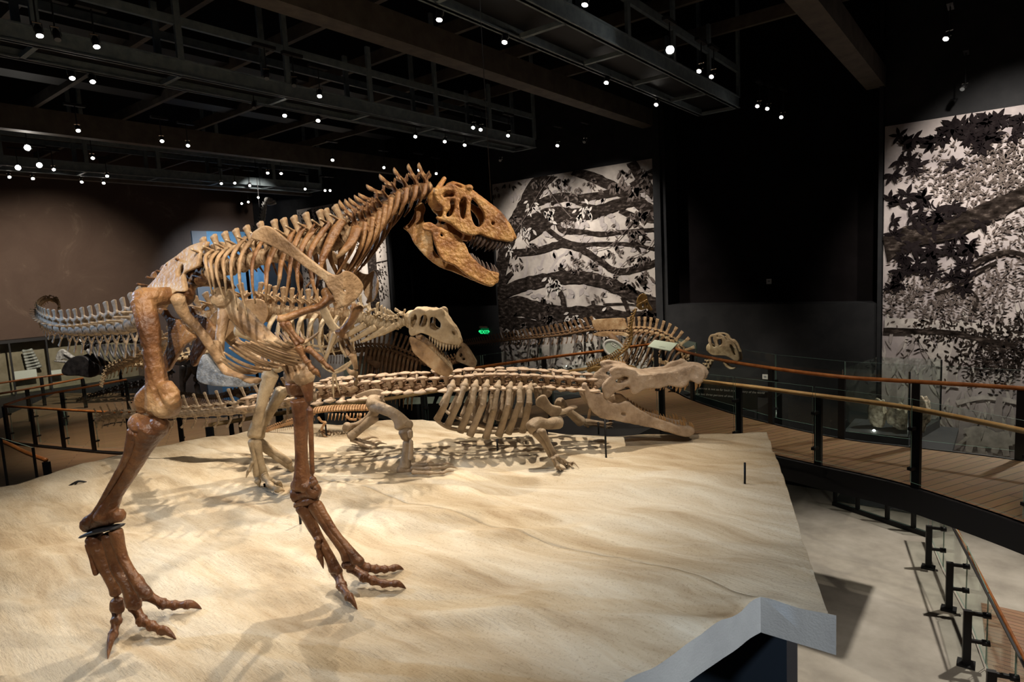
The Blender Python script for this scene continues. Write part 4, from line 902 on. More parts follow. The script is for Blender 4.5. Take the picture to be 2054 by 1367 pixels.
# shoulders, arms
sc_o = [(165, 370), (200, 310), (330, 230), (430, 240), (530, 310), (640, 400), (760, 500), (900, 620), (1040, 730), (1170, 830), (1280, 890), (1370, 895), (1440, 845), (1530, 860), (1610, 920), (1680, 1010), (1690, 1090), (1640, 1180), (1560, 1260), (1430, 1330), (1330, 1360), (1350, 1290), (1310, 1230), (1285, 1150), (1220, 1060), (1170, 970), (1040, 870), (900, 780), (760, 670), (600, 580), (480, 510), (330, 440), (210, 405)]
sc = sheet(U, s_, sc_o, [[(1430, 1100), (1460, 1095), (1475, 1120), (1455, 1145), (1430, 1135)]], lambda x, y: .25+.06*math.sin(max(0, min(1, (x-500)/225))*math.pi*.8)-max(0, x-690)*.0028, .026, m=tan, both=True, name='shoulder_blade')
bone(t, 'humerus', [U.D(*a_(*p), o) for p, o in (((750, 70), .27), ((650, 200), .29), ((440, 270), .31), ((150, 380), .34))], [(.035, .03), (.036, .024), (.026, .022), (.036, .026)], m, (.04, .03))
for pts in ([(165, 420), (270, 560), (360, 690)], [(225, 420), (310, 560), (420, 660)]): bone(t, 'forearm_bone', [U.D(*a_(*p), .35) for p in pts], [.022, .013, .018], m, vox=.005)
for pts, o in (([(370, 720), (425, 830), (470, 900)], .35), ([(480, 740), (545, 790), (650, 880)], .34)): bone(t, 'hand_bone', [U.D(*a_(*p), o) for p in pts], [.026, .018, .02], m, vox=.005)
digits(t, 'finger_bone', [U.D(*a_(*p), .35) for p in ((480, 905), (530, 985), (565, 1020), (640, 1100))], .022, .02, m, vox=.005)
digits(t, 'finger_bone', [U.D(*a_(*p), .34) for p in ((655, 885), (735, 970), (815, 1035))], .018, .014, m, vox=.005)
bone(t, 'humerus', [U.D(*a_(*p), o) for p, o in (((1090, 230), -.26), ((1030, 380), -.28), ((885, 550), -.30))], [(.034, .03), (.036, .024), (.032, .024)], m, (.035, .03))
for pts in ([(930, 570), (1000, 690), (1060, 800)], [(880, 590), (930, 720), (990, 810)]): bone(t, 'forearm_bone', [U.D(*a_(*p), -.31) for p in pts], [.02, .012, .018], tan, vox=.005)
bone(t, 'hand_bone', [U.D(*a_(*p), -.31) for p in ((1035, 820), (1060, 900), (1080, 990))], [.03, .02, .018], tan, vox=.005)
bone(t, 'hand_bone', [U.D(*a_(*p), -.31) for p in ((1075, 1030), (1085, 1110), (1080, 1180))], [.018, .014, .016], tan, vox=.005)
for q in (((1075, 1035), (1030, 1040), (990, 1010), (958, 965)), ((1078, 1225), (1030, 1250), (980, 1235), (930, 1205))):
    bm = bmesh.new(); sweep(bm, [U.D(*a_(*p), -.31) for p in q], [.024, .02, .013, .003], 10, up=U.L, seg=4); link('claw', mesh_of(bm), tan, t)
# tail: away to the back and round in a curl
TL = [(300, 632, 4.45), (261, 652, 4.72), (239, 656, 4.86), (218, 657, 5.0), (197, 660, 5.15), (176, 661, 5.3), (156, 662, 5.45), (137, 661, 5.62), (122, 659, 5.8), (108, 655, 6.0), (96, 650, 6.25), (86, 643, 6.6), (78, 634, 7.0), (75, 622, 7.4), (80, 610, 7.8), (92, 602, 8.1), (105, 601, 8.2), (115, 606, 8.15), (119, 614, 8.0), (118, 628, 7.9)]
P6 = [at(*q) for q in TL][::-1]
spine(t, P6[12:], 10, 'caudal', M['bone_grey'], (.115, .15), (.12, .155), chevron=lambda u: 1.15, gap=1.0)
spine(t, P6[6:13], 10, 'caudal', M['bone_grey'], (.07, .115), (.075, .12), chevron=lambda u: 1.05, even=False)
spine(t, P6[:7], 18, 'tail', M['bone_tan'], (.035, .065), (.05, .075), chevron=lambda u: .6, even=False)
# ------------------------------------------------------------------ skull
H = Beast.__new__(Beast); hh = math.radians(52); H.a = Vector((math.cos(hh), math.sin(hh), 0)); H.L = Vector((math.sin(hh), -math.cos(hh), .10)).normalized(); H.p0 = HP[-1]; H.m = M['bone_skull']; H.t = t
def mirH(p): return p-H.L*(2*(p-H.p0).dot(H.L))
H.mir = mirH
def DH(x, y, off=0.0):
    r = ray(x, y); return EYE+r*(((H.p0-EYE).dot(H.L)+off)/r.dot(H.L))
H.D = DH
so = lambda x, y: .125-max(0, (x-925))*.00078 if x < 1040 else .03
up_o = [(800, 330), (840, 330), (880, 312), (960, 275), (1040, 312), (1090, 325), (1110, 303), (1160, 312), (1165, 362), (1280, 450), (1400, 540), (1470, 625), (1530, 720), (1552, 790), (1540, 820), (1440, 812), (1330, 790), (1240, 752), (1180, 765), (1080, 742), (1020, 705), (940, 645), (835, 612), (828, 585), (880, 590), (885, 500), (830, 440)]
up_h = [[(1160, 415), (1225, 480), (1275, 560), (1275, 640), (1225, 688), (1180, 660), (1155, 590), (1145, 500)], [(1045, 440), (1085, 405), (1110, 430), (1105, 540), (1085, 620), (1050, 580), (1040, 500)], [(950, 440), (995, 425), (1000, 500), (975, 570), (925, 595), (915, 560), (958, 500)], [(880, 375), (940, 345), (995, 360), (990, 400), (930, 405), (890, 410)], [(1335, 635), (1365, 635), (1375, 665), (1350, 672)], [(1400, 655), (1425, 668), (1432, 690), (1412, 688)]]
me, mp = sheet(H, k_, up_o, up_h, so, .030, name=None)
bm = bmesh.new(); bl = bmesh.new(); add_mesh(bl, me, mp); me_l = mesh_of(bl); me_r = me_l.copy()
add_mesh(bm, me_l, lambda v: v); add_mesh(bm, me_r, mirH)
top = [(960, 290), (1060, 320), (1160, 375), (1280, 462), (1400, 552), (1470, 635), (1525, 720), (1540, 790)]
P7 = [DH(*k_(*p), 0) for p in top]; sweep(bm, P7, [(so(*k_(*p))*.95, .022) for p in top], 12, up=Vector((0, 0, 1)), seg=4)
for p in ((1105, 330), (850, 350), (960, 300)):
    a = DH(*k_(*p), so(*k_(*p))); sweep(bm, [a, mirH(a)], [.03, .03], 8)
for p in ((1500, 790), (1400, 770), (1280, 745)):
    a = DH(*k_(*p), so(*k_(*p))); sweep(bm, [a, mirH(a)], [(.03, .012)], 8)
ball(bm, DH(*k_(840, 420), 0), (.07, .07, .075)); sweep(bm, [DH(*k_(850, 420), 0), DH(*k_(960, 420), 0), DH(*k_(1060, 400), 0)], [.05, .04, .03], 8)
sweep(bm, [DH(*k_(840, 330), .1), DH(*k_(880, 260), .06), DH(*k_(905, 220), .05)], [.02, .016, .014], 8); ball(bm, DH(*k_(1130, 315), so(*k_(1130, 315))), (.03, .03, .022))
SK = link('skull', fuse(bm, .0055, 2, .0025, 40), M['bone_skull'], t); SK['label'] = 'orange brown skull with large openings'
tm = tooth_mesh(M['tooth'])
for x, y, L in ((1185, 765, .03), (1215, 775, .045), (1250, 780, .055), (1290, 790, .06), (1330, 798, .05), (1368, 805, .062), (1402, 815, .055), (1436, 820, .055), (1466, 822, .05), (1492, 825, .045), (1512, 828, .04)):
    o = so(*k_(x, y))*.9; p = DH(*k_(x, y), o)+Vector((0, 0, .012)); d = Vector((0, 0, -1))-H.a*.35
    tooth(SK, tm, p, d, -H.a, L*1.3); tooth(SK, tm, mirH(p), d, -H.a, L*1.2)
jo = lambda x, y: .125-max(0, (x-870))*.00085 if x < 990 else .023
lo_o = [(690, 660), (760, 640), (800, 660), (840, 690), (870, 690), (960, 740), (1040, 785), (1100, 860), (1130, 930), (1180, 990), (1260, 1062), (1330, 1102), (1412, 1120), (1405, 1180), (1372, 1230), (1320, 1242), (1240, 1210), (1100, 1130), (990, 1042), (885, 1000), (835, 905), (800, 800), (770, 725), (710, 720)]
me, mp = sheet(H, k_, lo_o, [[(855, 745), (885, 745), (892, 785), (865, 775)]], jo, .030, name=None)
bm = bmesh.new(); bl = bmesh.new(); add_mesh(bl, me, mp); me_l = mesh_of(bl); add_mesh(bm, me_l, lambda v: v)
# the far half lies lower and behind: its own outline
fo = [(515, 690), (560, 660), (610, 580), (640, 480), (690, 452), (720, 520), (700, 620), (780, 760), (800, 900), (880, 990), (1000, 1040), (1180, 1130), (1330, 1180), (1380, 1215), (1320, 1240), (1160, 1180), (1000, 1110), (860, 1060), (760, 990), (680, 910), (610, 820), (570, 735)]
me, mp = sheet(H, k_, fo, [], lambda x, y: -.125+max(0, (x-850))*.00095, .026, name=None); add_mesh(bm, me, mp)
sweep(bm, [DH(*k_(1375, 1180), .022), DH(*k_(1375, 1180), -.022)], [.03, .03], 8)
LJ = link('lower_jaw', fuse(bm, .0055, 2, .0025, 40), M['bone_skull'], t)
for x, y, L in ((1165, 975, .035), (1185, 995, .045), (1210, 1018, .045), (1238, 1040, .05), (1278, 1070, .05), (1322, 1095, .055), (1365, 1105, .055), (1392, 1112, .05), (1408, 1118, .04)):
    p = DH(*k_(x, y), jo(*k_(x, y))*.9)-Vector((0, 0, .012)); d = Vector((0, 0, 1))-H.a*.05
    tooth(LJ, tm, p, d, -H.a, L*1.25); tooth(LJ, tm, mirH(p)-Vector((0, 0, .02)), d, -H.a, L)
bm = bmesh.new(); wtop = at(957, -40, (D(890, 400)-EYE).dot(_f)+.5); cyl(bm, at(985, 402, (DH(985, 402)-EYE).dot(_f)), Vector((wtop.x, wtop.y, 8.7)), .0022, n=6); link('suspension_wire', mesh_of(bm), M['steel'], t)
# ================================================================== GIANT CROCODILIAN
Q = Beast('giant_crocodilian_skeleton', 'low grey giant crocodilian skeleton with bony back plates and gaping long jaws', (-5.0, 4.9), 40, (-4.9, 4.9, 1.1), M['bone_grey'], 'crocodilian skeleton')
t, D, m = Q.t, Q.D, M['bone_grey']; Lq = Q.L
ca = C(860, 640, 4.271); cb = C(1140, 620, 4.882); cd = C(640, 780, 3.423); ce = C(620, 590, 4.713); ct = C(180, 780, 4.465)
pq = lambda *p: [D(*q) for q in p]
body = spine(t, pq((640, 794), (700, 788), (760, 783), (820, 778), (880, 775), (950, 772), (1020, 771), (1090, 773), (1150, 778), (1195, 778)), 25, 'croc', M['bone_dark'], (.13, .15), .12)
dm = (D(640, 794)-EYE).dot(_f)
tail_px = [(193, 843), (225, 835), (265, 834), (320, 832), (380, 830), (440, 826), (500, 820), (560, 811), (600, 802), (640, 794)]
tp = [at(x, y, dm+.05+max(0, 640-x)**1.35*.00028) for x, y in tail_px]
tl = spine(t, tp, 21, 'crest', M['bone_grey'], (.06, .14), (.075, .15), chevron=lambda u: 1.05, even=False)
# back plates on short stalks, four rows
def scute(p, rx, ry, tg, base):
    bm = bmesh.new(); r = random.random
    side = tg.cross(Vector((0, 0, 1))).normalized(); nrm_ = (Vector((0, 0, 1))*.9 - (Q.L*-.35)).normalized()
    fr = Matrix((tg, side, nrm_)).transposed()
    ball(bm, p, (rx*(.85+.3*r()), ry*(.85+.3*r()), .020), fr, 14, 7)
    sweep(bm, [base, p], [.022, .03], 8, seg=2)
    me = mesh_of(bm)
    for v in me.vertices: v.co += v.normal*.006*noise.noise(v.co*22)
    o = link('scute', me, M['bone_pinkish'], t)
for j, (p, tg, z_, l_) in enumerate(body):
    fl = .12 if j < 18 else .10
    for off, h in ((.40, .03), (.17, .135), (-.10, .15), (-.30, .13)):
        if j < 6 and off == .40: h = -.02; off = .30
        if j > 17 and off == .40: off = .30
        if j % 5 == 4 and off == -.30: continue
        jx = random.uniform(-.02, .02)
        scute(p+Lq*(off+jx)+Vector((0, 0, h+random.uniform(-.012, .012)))+tg*jx, l_*.56, .058 if off != .40 else .06, tg, p+Lq*off*.6+Vector((0, 0, h*.3)))
for j, (p, tg, z_, l_) in enumerate(tl[-5:]):
    for off, h in ((.20, .06), (.02, .13), (-.18, .12)): scute(p+Lq*off+Vector((0, 0, h)), l_*.52, .05, tg, p+Lq*off*.5)
# ribs: upper and lower pieces with a knob at the joint
RT = [(195, 580), (305, 570), (395, 580), (490, 580), (588, 585), (692, 595), (775, 600), (862, 605)]
RM = [(140, 730), (255, 720), (370, 720), (465, 735), (560, 770), (680, 735), (780, 715), (860, 720)]
RE = [(70, 862), (158, 915), (268, 965), (352, 995), (488, 1018), (600, 998), (680, 978), (800, 968)]
RB_ = [(500, 500), (505, 500)]
for j in range(8):
    a, b, c2 = D(*ca(*RT[j]), .42), D(*ca(*RM[j]), .50), D(*ca(*RE[j]), .36)
    base = D(*ca(RT[j][0]+18, RT[j][1]-60), .16)
    for P8 in ([base, a, a.lerp(b, .5)+Lq*.02, b, b.lerp(c2, .5)+Lq*.02, c2],):
        for k, PP in enumerate((P8, [Q.mir(p) for p in P8])):
            bm = bmesh.new(); sweep(bm, PP[:4], [.02, .034, .03, .034], 8, up=Lq, seg=4); ball(bm, PP[1], (.05, .05, .042), u=10, v=6); link('rib', mesh_of(bm), m, t)
            bm = bmesh.new(); sweep(bm, [PP[3], PP[4], PP[5]], [(.034, .022), (.036, .02), (.042, .02)], 8, up=Lq, seg=4); ball(bm, PP[3], .036, u=8, v=6); link('rib_end', mesh_of(bm), m, t)
low = [D(*ca(*p), o) for p, o in (((70, 868), .36), ((160, 925), .30), ((300, 950), .22), ((480, 965), .12), ((640, 965), .06), ((800, 950), .02))]
for PP in (low, [Q.mir(p) for p in low]):
    bm = bmesh.new(); sweep(bm, PP, [.018, .022, .022, .02], 8, seg=4); link('breast_rib', mesh_of(bm), m, t)
for p in (((905, 560), (925, 660), (935, 720)), ((990, 580), (985, 660), (960, 740))):
    bm = bmesh.new(); sweep(bm, [D(*ca(*q), .3) for q in p], [.03, .022, .02], 8); link('neck_rib', mesh_of(bm), m, t)
# hips and hind legs
sheet(Q, cd, [(250, 45), (330, 10), (400, 0), (450, 20), (440, 70), (400, 90), (350, 60), (290, 60)], [], .26, .04, m=m, both=True, name='ilium')
bone(t, 'femur', [D(*cd(*p), o) for p, o in (((378, 82), .30), ((372, 110), .40), ((440, 135), .52), ((520, 175), .58), ((580, 245), .60))], [.085, .07, .062, .06, .085], m, (0, .075), Q.a, vox=.012)
bone(t, 'tibia', [D(*cd(*p), .62) for p in ((590, 285), (608, 360), (600, 450), (590, 530))], [.075, .055, .05, .065], m, (.05, .05), Q.a, vox=.012)
bone(t, 'fibula', [D(*cd(*p), .70) for p in ((625, 290), (632, 380), (628, 480))], [.03, .022, .03], m)
for q in (((555, 545), (590, 560), (620, 565)),): bone(t, 'heel', [D(*cd(*p), .62) for p in q], [.06, .06, .05], m, vox=.012)
for q in ([(625, 500), (740, 500), (790, 505)], [(630, 525), (750, 522), (850, 515), (925, 522)], [(632, 545), (760, 545), (860, 540), (955, 545)], [(640, 570), (760, 575), (850, 575), (925, 568)]):
    digits(t, 'toe_bone', [ground(*cd(x, y), .05-.012*k) for k, (x, y) in enumerate(q)], .026, .015, m)
bone(t, 'femur', [D(*cd(*p), o) for p, o in (((420, 92), -.28), ((385, 150), -.40), ((330, 225), -.46))], [.07, .06, .06], m, vox=.012)
bone(t, 'tibia', [D(*cd(*p), -.42) for p in ((380, 190), (300, 260), (215, 325))], [.07, .05, .06], m, vox=.012)
bone(t, 'fibula', [D(*cd(*p), -.48) for p in ((330, 200), (260, 240), (190, 262))], [.035, .03, .05], m, vox=.012)
bone(t, 'heel', [D(*cd(*p), -.45) for p in ((195, 240), (190, 275))], [.05, .06], m, vox=.012)
for q in ([(215, 325), (280, 350), (340, 335), (410, 340)], [(220, 335), (310, 370), (390, 382), (468, 378)], [(220, 345), (300, 385), (360, 405), (420, 402)], [(230, 340), (310, 360), (370, 362), (430, 360)]):
    digits(t, 'toe_bone', [ground(*cd(x, y), .09*(1-k/3)+.01) for k, (x, y) in enumerate(q)], .026, .015, m)
# shoulders and fore legs
sheet(Q, cd, [(1488, 105), (1500, 62), (1545, 40), (1570, 70), (1600, 110), (1660, 125), (1655, 165), (1610, 195), (1570, 165), (1530, 130)], [], .50, .05, m=m, both=True, name='shoulder_blade')
bone(t, 'coracoid', [D(*cd(*p), o) for p, o in (((1630, 160), .48), ((1690, 150), .40), ((1750, 118), .30))], [(.05, .04), (.035, .03), (.06, .02)], m, vox=.012)
bone(t, 'humerus', [D(*cd(*p), o) for p, o in (((1640, 225), .48), ((1570, 240), .60), ((1500, 228), .68), ((1460, 268), .72))], [.08, .058, .062, .08], m, (.03, .05), Vector((0, 0, 1)), vox=.012)
bone(t, 'ulna', [D(*cd(*p), .74) for p in ((1495, 290), (1550, 370), (1600, 455))], [.062, .04, .045], m, vox=.012)
bone(t, 'radius', [D(*cd(*p), .80) for p in ((1530, 285), (1575, 370), (1615, 450))], [.04, .028, .034], m, vox=.012)
for q in ([(1600, 470), (1625, 520), (1640, 552), (1655, 560)], [(1615, 465), (1660, 500), (1700, 530), (1745, 545)], [(1625, 460), (1680, 490), (1730, 520), (1785, 545)], [(1630, 462), (1690, 495), (1720, 505), (1755, 510)], [(1610, 475), (1640, 530), (1670, 550), (1700, 552)]):
    digits(t, 'finger_bone', [ground(*cd(x, y), max(.16-.075*k, .015)) for k, (x, y) in enumerate(q)], .022, .013, m)
bone(t, 'humerus', [D(*cd(*p), o) for p, o in (((1650, 90), -.40), ((1710, 150), -.56), ((1800, 225), -.66))], [.07, .05, .07], m, (.04, .04), vox=.012)
for q in (((1825, 235), (1890, 240), (1950, 252)), ((1830, 222), (1900, 226), (1960, 240))): bone(t, 'forearm_bone', [D(*cd(*p), -.68) for p in q], [.04, .026, .034], m, vox=.01)
for q in ([(1950, 240), (1985, 236), (2020, 232)], [(1955, 250), (1985, 256), (2018, 262)], [(1950, 255), (1970, 264), (2000, 272)]):
    digits(t, 'finger_bone', [D(*cd(x, y), -.70) for x, y in q], .02, .012, m)
for p in ((997, 880, .1), (1213, 840, .5), (1097, 860, .3), (1200, 846, -.65)): rod(t, D(*p))
# skull
skm = M['bone_pinkish']
qo = lambda x, y: (.30-max(0, x-1215)*.00145 if x < 1300 else (.175 if x < 1345 else .175+.0012*(x-1345)))
up_o = [(330, 770), (345, 720), (420, 645), (400, 602), (450, 568), (540, 566), (640, 590), (690, 632), (800, 632), (950, 612), (1040, 602), (1100, 566), (1180, 556), (1230, 540), (1285, 562), (1322, 602), (1333, 650), (1312, 705), (1275, 728), (1235, 712), (1185, 690), (1160, 735), (1110, 765), (1040, 752), (980, 742), (900, 765), (780, 772), (720, 790), (690, 812), (640, 830), (610, 800), (590, 745), (540, 770), (450, 815), (370, 872), (345, 830)]
me, mp = sheet(Q, cb, up_o, [[(455, 692), (540, 655), (590, 660), (575, 700), (510, 725), (465, 715)], [(445, 592), (500, 585), (515, 600), (470, 610)]], qo, .05, name=None, vox=1.4)
bm = bmesh.new(); bl = bmesh.new(); add_mesh(bl, me, mp); a = mesh_of(bl); b = a.copy(); add_mesh(bm, a, lambda v: v); add_mesh(bm, b, Q.mir)
sweep(bm, [D(*cb(*p)) for p in ((470, 585), (560, 585), (660, 610), (800, 645), (950, 628), (1060, 610), (1180, 580), (1260, 590), (1310, 640))], [(.26, .03), (.24, .03), (.2, .035), (.17, .045), (.16, .045), (.16, .06), (.18, .07), (.17, .08), (.14, .08)], 14, seg=4)
for p in ((440, 640), (560, 720)): sweep(bm, [D(*cb(*p), .24), D(*cb(*p), -.24)], [.04, .04], 8)
ball(bm, D(*cb(1260, 620), .1), (.10, .10, .075)); ball(bm, D(*cb(1260, 620), -.1), (.10, .10, .075))
SKc = link('skull', fuse(bm, .011, 2, .006, 22), skm, t); SKc['label'] = 'long pinkish grey upper skull with a bulging snout end'
ta = tooth_mesh(M['tooth_amber'])
for k, (x, y, L) in enumerate([(770, 768, .03), (795, 768, .035), (820, 766, .03), (850, 764, .04), (880, 764, .035), (905, 762, .05), (935, 755, .045), (965, 745, .035), (995, 742, .03), (1025, 745, .05), (1062, 758, .07), (1098, 765, .075), (1145, 750, .06), (1170, 720, .05), (1255, 728, .085), (1290, 722, .06)]):
    p = D(*cb(x, y), qo(*cb(x, y))*.98)+Vector((0, 0, .01)); tooth(SKc, ta, p, Vector((0, 0, -1)), -Q.a, L, 1.3); tooth(SKc, ta, Q.mir(p), Vector((0, 0, -1)), -Q.a, L, 1.3)
jq = lambda x, y: (.30-max(0, x-1190)*.0012 if x < 1300 else .168-.0004*(x-1300))
lo_o = [(132, 742), (170, 725), (200, 780), (270, 822), (340, 822), (370, 882), (430, 920), (500, 920), (580, 900), (640, 945), (720, 995), (830, 1055), (950, 1095), (1080, 1132), (1180, 1142), (1232, 1172), (1222, 1212), (1170, 1242), (1090, 1232), (950, 1192), (800, 1152), (600, 1112), (450, 1082), (330, 1062), (250, 1012), (200, 952), (170, 862)]
me, mp = sheet(Q, cb, lo_o, [[(505, 1005), (545, 1010), (575, 1035), (535, 1045), (512, 1030)]], jq, .055, name=None, vox=1.4)
bm = bmesh.new(); bl = bmesh.new(); add_mesh(bl, me, mp); a = mesh_of(bl); b = a.copy(); add_mesh(bm, a, lambda v: v); add_mesh(bm, b, Q.mir)
sweep(bm, [D(*cb(*p)) for p in ((960, 1140), (1080, 1175), (1190, 1195))], [(.15, .03), (.15, .035), (.11, .035)], 12)
LJc = link('lower_jaw', fuse(bm, .011, 2, .006, 22), skm, t)
for k, (x, y, L) in enumerate([(660, 952, .035), (690, 972, .035), (715, 985, .035), (745, 1002, .035), (775, 1020, .035), (805, 1036, .035), (835, 1052, .04), (865, 1062, .04), (895, 1070, .05), (920, 1075, .055), (945, 1085, .06), (975, 1100, .04), (1005, 1105, .04), (1035, 1112, .05), (1070, 1120, .05), (1105, 1130, .08), (1135, 1135, .085), (1195, 1150, .07), (1215, 1162, .08)]):
    p = D(*cb(x, y), jq(*cb(x, y))*.98)-Vector((0, 0, .01)); tooth(LJc, ta, p, Vector((0, 0, 1)), -Q.a, L, 1.3); tooth(LJc, ta, Q.mir(p), Vector((0, 0, 1)), -Q.a, L, 1.3)

# ================================================================== SECOND TYRANNOSAUR, standing behind the tall one
Y2 = Beast('tyrannosaur_skeleton', 'pale smaller tyrannosaur skeleton behind the tall one, skull lowered over the crocodilian back', (-5.55, 3.75), 40, (-5.7, 3.6, 1.1), M['bone_pale'])
t, D, m = Y2.t, Y2.D, M['bone_pale']; L2 = Y2.L; bt = M['bone_tan']
ident = lambda x, y: (x, y)
def D2(pts, off=0.0): return [D(x, y, off) for x, y in pts]
spine(t, D2([(505, 610), (540, 620), (580, 625), (620, 628), (660, 628), (700, 632)]), 11, 'dorsal', bt, .16, .15)
spine(t, D2([(400, 640), (450, 622), (505, 610)]), 5, 'dorsal', bt, .15, .14)
spine(t, D2([(700, 632), (735, 640), (765, 652), (795, 652), (822, 636)]), 9, 'cervical', m, (.16, .12), (.17, .11))
tt = [at(x, y, (D(400, 640)-EYE).dot(_f)+.012*(400-x)) for x, y in ((215, 748), (260, 728), (310, 705), (360, 672), (400, 640))]
for j, (x, y) in enumerate(((552, 632), (572, 628), (592, 628), (612, 628), (634, 630), (656, 632), (678, 634), (700, 638))):
    P9 = [D(x, y, .06), D(x-12, y+22, .2), D(x-16, y+55, .26), D(x-6, y+85-j, .2)]
    rib(t, P9, .024, .012, m, L2); rib(t, [Y2.mir(p) for p in P9], .024, .012, m, L2)
for (x, y), h in (((716, 640), .26), ((735, 650), .28), ((755, 655), .24), ((775, 658), .2), ((795, 652), .16)):
    for sd in (1, -1):
        p = D(x, y)+L2*.06*sd; rib(t, [p, p+Vector((0, 0, -h*.2))-Y2.a*h*.4, p+Vector((0, 0, -h*.45))-Y2.a*h*.9, p+Vector((0, 0, -h*.6))-Y2.a*h*1.3], .03, .012, m, L2, 'cervical_rib')
sheet(Y2, ident, [(420, 640), (450, 612), (500, 600), (528, 602), (538, 625), (528, 650), (500, 648), (470, 660), (440, 690), (428, 668)], [], .14, .03, m=bt, both=True, name='ilium')
sheet(Y2, ident, [(640, 615), (655, 615), (670, 645), (690, 668), (676, 672), (655, 650)], [], .28, .03, m=m, both=True, name='shoulder_blade')
bone(t, 'femur', D2([(478, 660), (510, 675), (545, 705), (560, 735)], .22), [.075, .06, .055, .075], m, (0, .07), L2, vox=.01)
bone(t, 'femur', D2([(450, 660), (470, 685), (510, 715), (540, 745)], -.22), [.075, .06, .055, .075], bt, (0, .07), L2, vox=.01)
bone(t, 'tibia', [D(*r_(*p), .22) for p in ((165, 80), (130, 190), (100, 300), (80, 395))], [.085, .06, .05, .07], m, (.05, .055), Y2.a, vox=.01)
bone(t, 'tibia', [D(*r_(*p), -.2) for p in ((225, 165), (170, 260), (120, 350), (100, 405))], [.075, .055, .05, .07], m, (.05, .05), Y2.a, vox=.01)
for q in ([(70, 430), (85, 520), (95, 610)], [(90, 435), (110, 530), (135, 620)]): bone(t, 'metatarsal', [D(*r_(*p), .22) for p in q], [.05, .036, .042], m, vox=.01)
for q in ([(100, 430), (190, 490), (265, 545)], [(105, 445), (180, 505), (262, 560)]): bone(t, 'metatarsal', [D(*r_(*p), -.2) for p in q], [.05, .036, .042], m, vox=.01)
for q, o in (([(95, 612, .10), (98, 645, .06), (108, 675, 0)], 0), ([(135, 622, .12), (165, 665, .07), (200, 690, .05), (240, 694, 0)], 0), ([(130, 610, .14), (165, 640, .08), (205, 652, .06), (228, 674, 0)], 0)):
    digits(t, 'toe_bone', [ground(*r_(x, y), h) for x, y, h in q], .036, .026, m)
digits(t, 'toe_bone', [D(*r_(*p), .25) for p in ((70, 540), (52, 585), (36, 625))], .022, .018, m)
for q in ([(262, 550), (272, 580), (280, 610)],): digits(t, 'toe_bone', [D(*r_(*p), -.2) for p in q], .04, .03, m)
bone(t, 'humerus', D2([(672, 668), (660, 700), (648, 730)], .3), [.03, .022, .025], m, (.02, .02))
for q in ([(648, 732), (668, 745), (700, 728)], [(705, 725), (690, 740), (668, 748)]): bone(t, 'forearm_bone', D2(q, .3), [.022, .014, .018], m)
for q in ([(668, 750), (668, 775), (670, 805)], [(672, 750), (676, 772), (682, 790)]): digits(t, 'finger_bone', D2(q, .3), .014, .01, m)
for PP in ([(612, 690), (650, 695), (672, 688), (678, 672)], [(622, 700), (655, 705), (690, 700)], [(610, 675), (622, 690)], [(630, 672), (645, 690)], [(650, 672), (660, 688)]):
    for sd in (1, -1):
        bm = bmesh.new(); sweep(bm, [D(x, y, .12*sd*(1-.2*k)) for k, (x, y) in enumerate(PP)], [.012, .014, .01], 8); link('belly_rib', mesh_of(bm), m, t)
rod(t, D(*r_(132, 655), .22))
spine(t, tt, 16, 'caudal', bt, (.06, .14), (.06, .14), chevron=lambda u: .9, even=False)
# skull
H2 = Beast.__new__(Beast); hh = math.radians(34); H2.a = Vector((math.cos(hh), math.sin(hh), 0)); H2.L = Vector((math.sin(hh), -math.cos(hh), 0)); H2.p0 = D(822, 640); H2.m = m; H2.t = t
s2 = lambda x, y: .16-max(0, x-850)*.0015 if x < 920 else .05
me, mp = sheet(H2, ce, [(945, 185), (985, 150), (1040, 130), (1100, 152), (1150, 138), (1180, 150), (1240, 128), (1275, 150), (1285, 200), (1340, 272), (1390, 332), (1432, 430), (1428, 470), (1340, 470), (1250, 450), (1160, 402), (1060, 362), (985, 392), (950, 372), (945, 300)],
    [[(1060, 205), (1105, 190), (1120, 230), (1105, 290), (1070, 310), (1040, 290)], [(968, 210), (1010, 180), (1020, 230), (1000, 290), (975, 330), (962, 290)], [(1150, 215), (1195, 215), (1245, 270), (1240, 320), (1200, 340), (1140, 320), (1140, 260)], [(1345, 340), (1375, 350), (1390, 390), (1365, 385)]], s2, .035, name=None, vox=1.2)
bm = bmesh.new(); bl = bmesh.new(); add_mesh(bl, me, mp); a = mesh_of(bl); b = a.copy(); add_mesh(bm, a, lambda v: v); add_mesh(bm, b, H2.mir)
P7 = [H2.D(*ce(*p)) for p in ((1020, 145), (1150, 150), (1260, 175), (1330, 265), (1390, 340), (1420, 430))]; sweep(bm, P7, [(.13, .03), (.14, .03), (.1, .03), (.075, .03), (.055, .03), (.045, .03)], 12, seg=4)
ball(bm, H2.D(*ce(975, 240)), (.09, .09, .1))
S2 = link('skull', fuse(bm, .008, 2, .004, 30), m, t)
bm = bmesh.new(); me, mp = sheet(H2, ce, [(950, 402), (1020, 420), (1100, 470), (1200, 560), (1280, 640), (1335, 700), (1340, 745), (1300, 775), (1200, 735), (1090, 640), (1000, 560), (965, 480)], [], lambda x, y: .15-max(0, x-835)*.0014, .04, name=None, vox=1.2)
bl = bmesh.new(); add_mesh(bl, me, mp); a = mesh_of(bl); b = a.copy(); add_mesh(bm, a, lambda v: v); add_mesh(bm, b, H2.mir); sweep(bm, [H2.D(*ce(1310, 740), .05), H2.D(*ce(1310, 740), -.05)], [.03, .03], 8)
J2 = link('lower_jaw', fuse(bm, .008, 2, .004, 30), M['bone_tan'], t)
tp2 = tooth_mesh(M['bone_pale'])
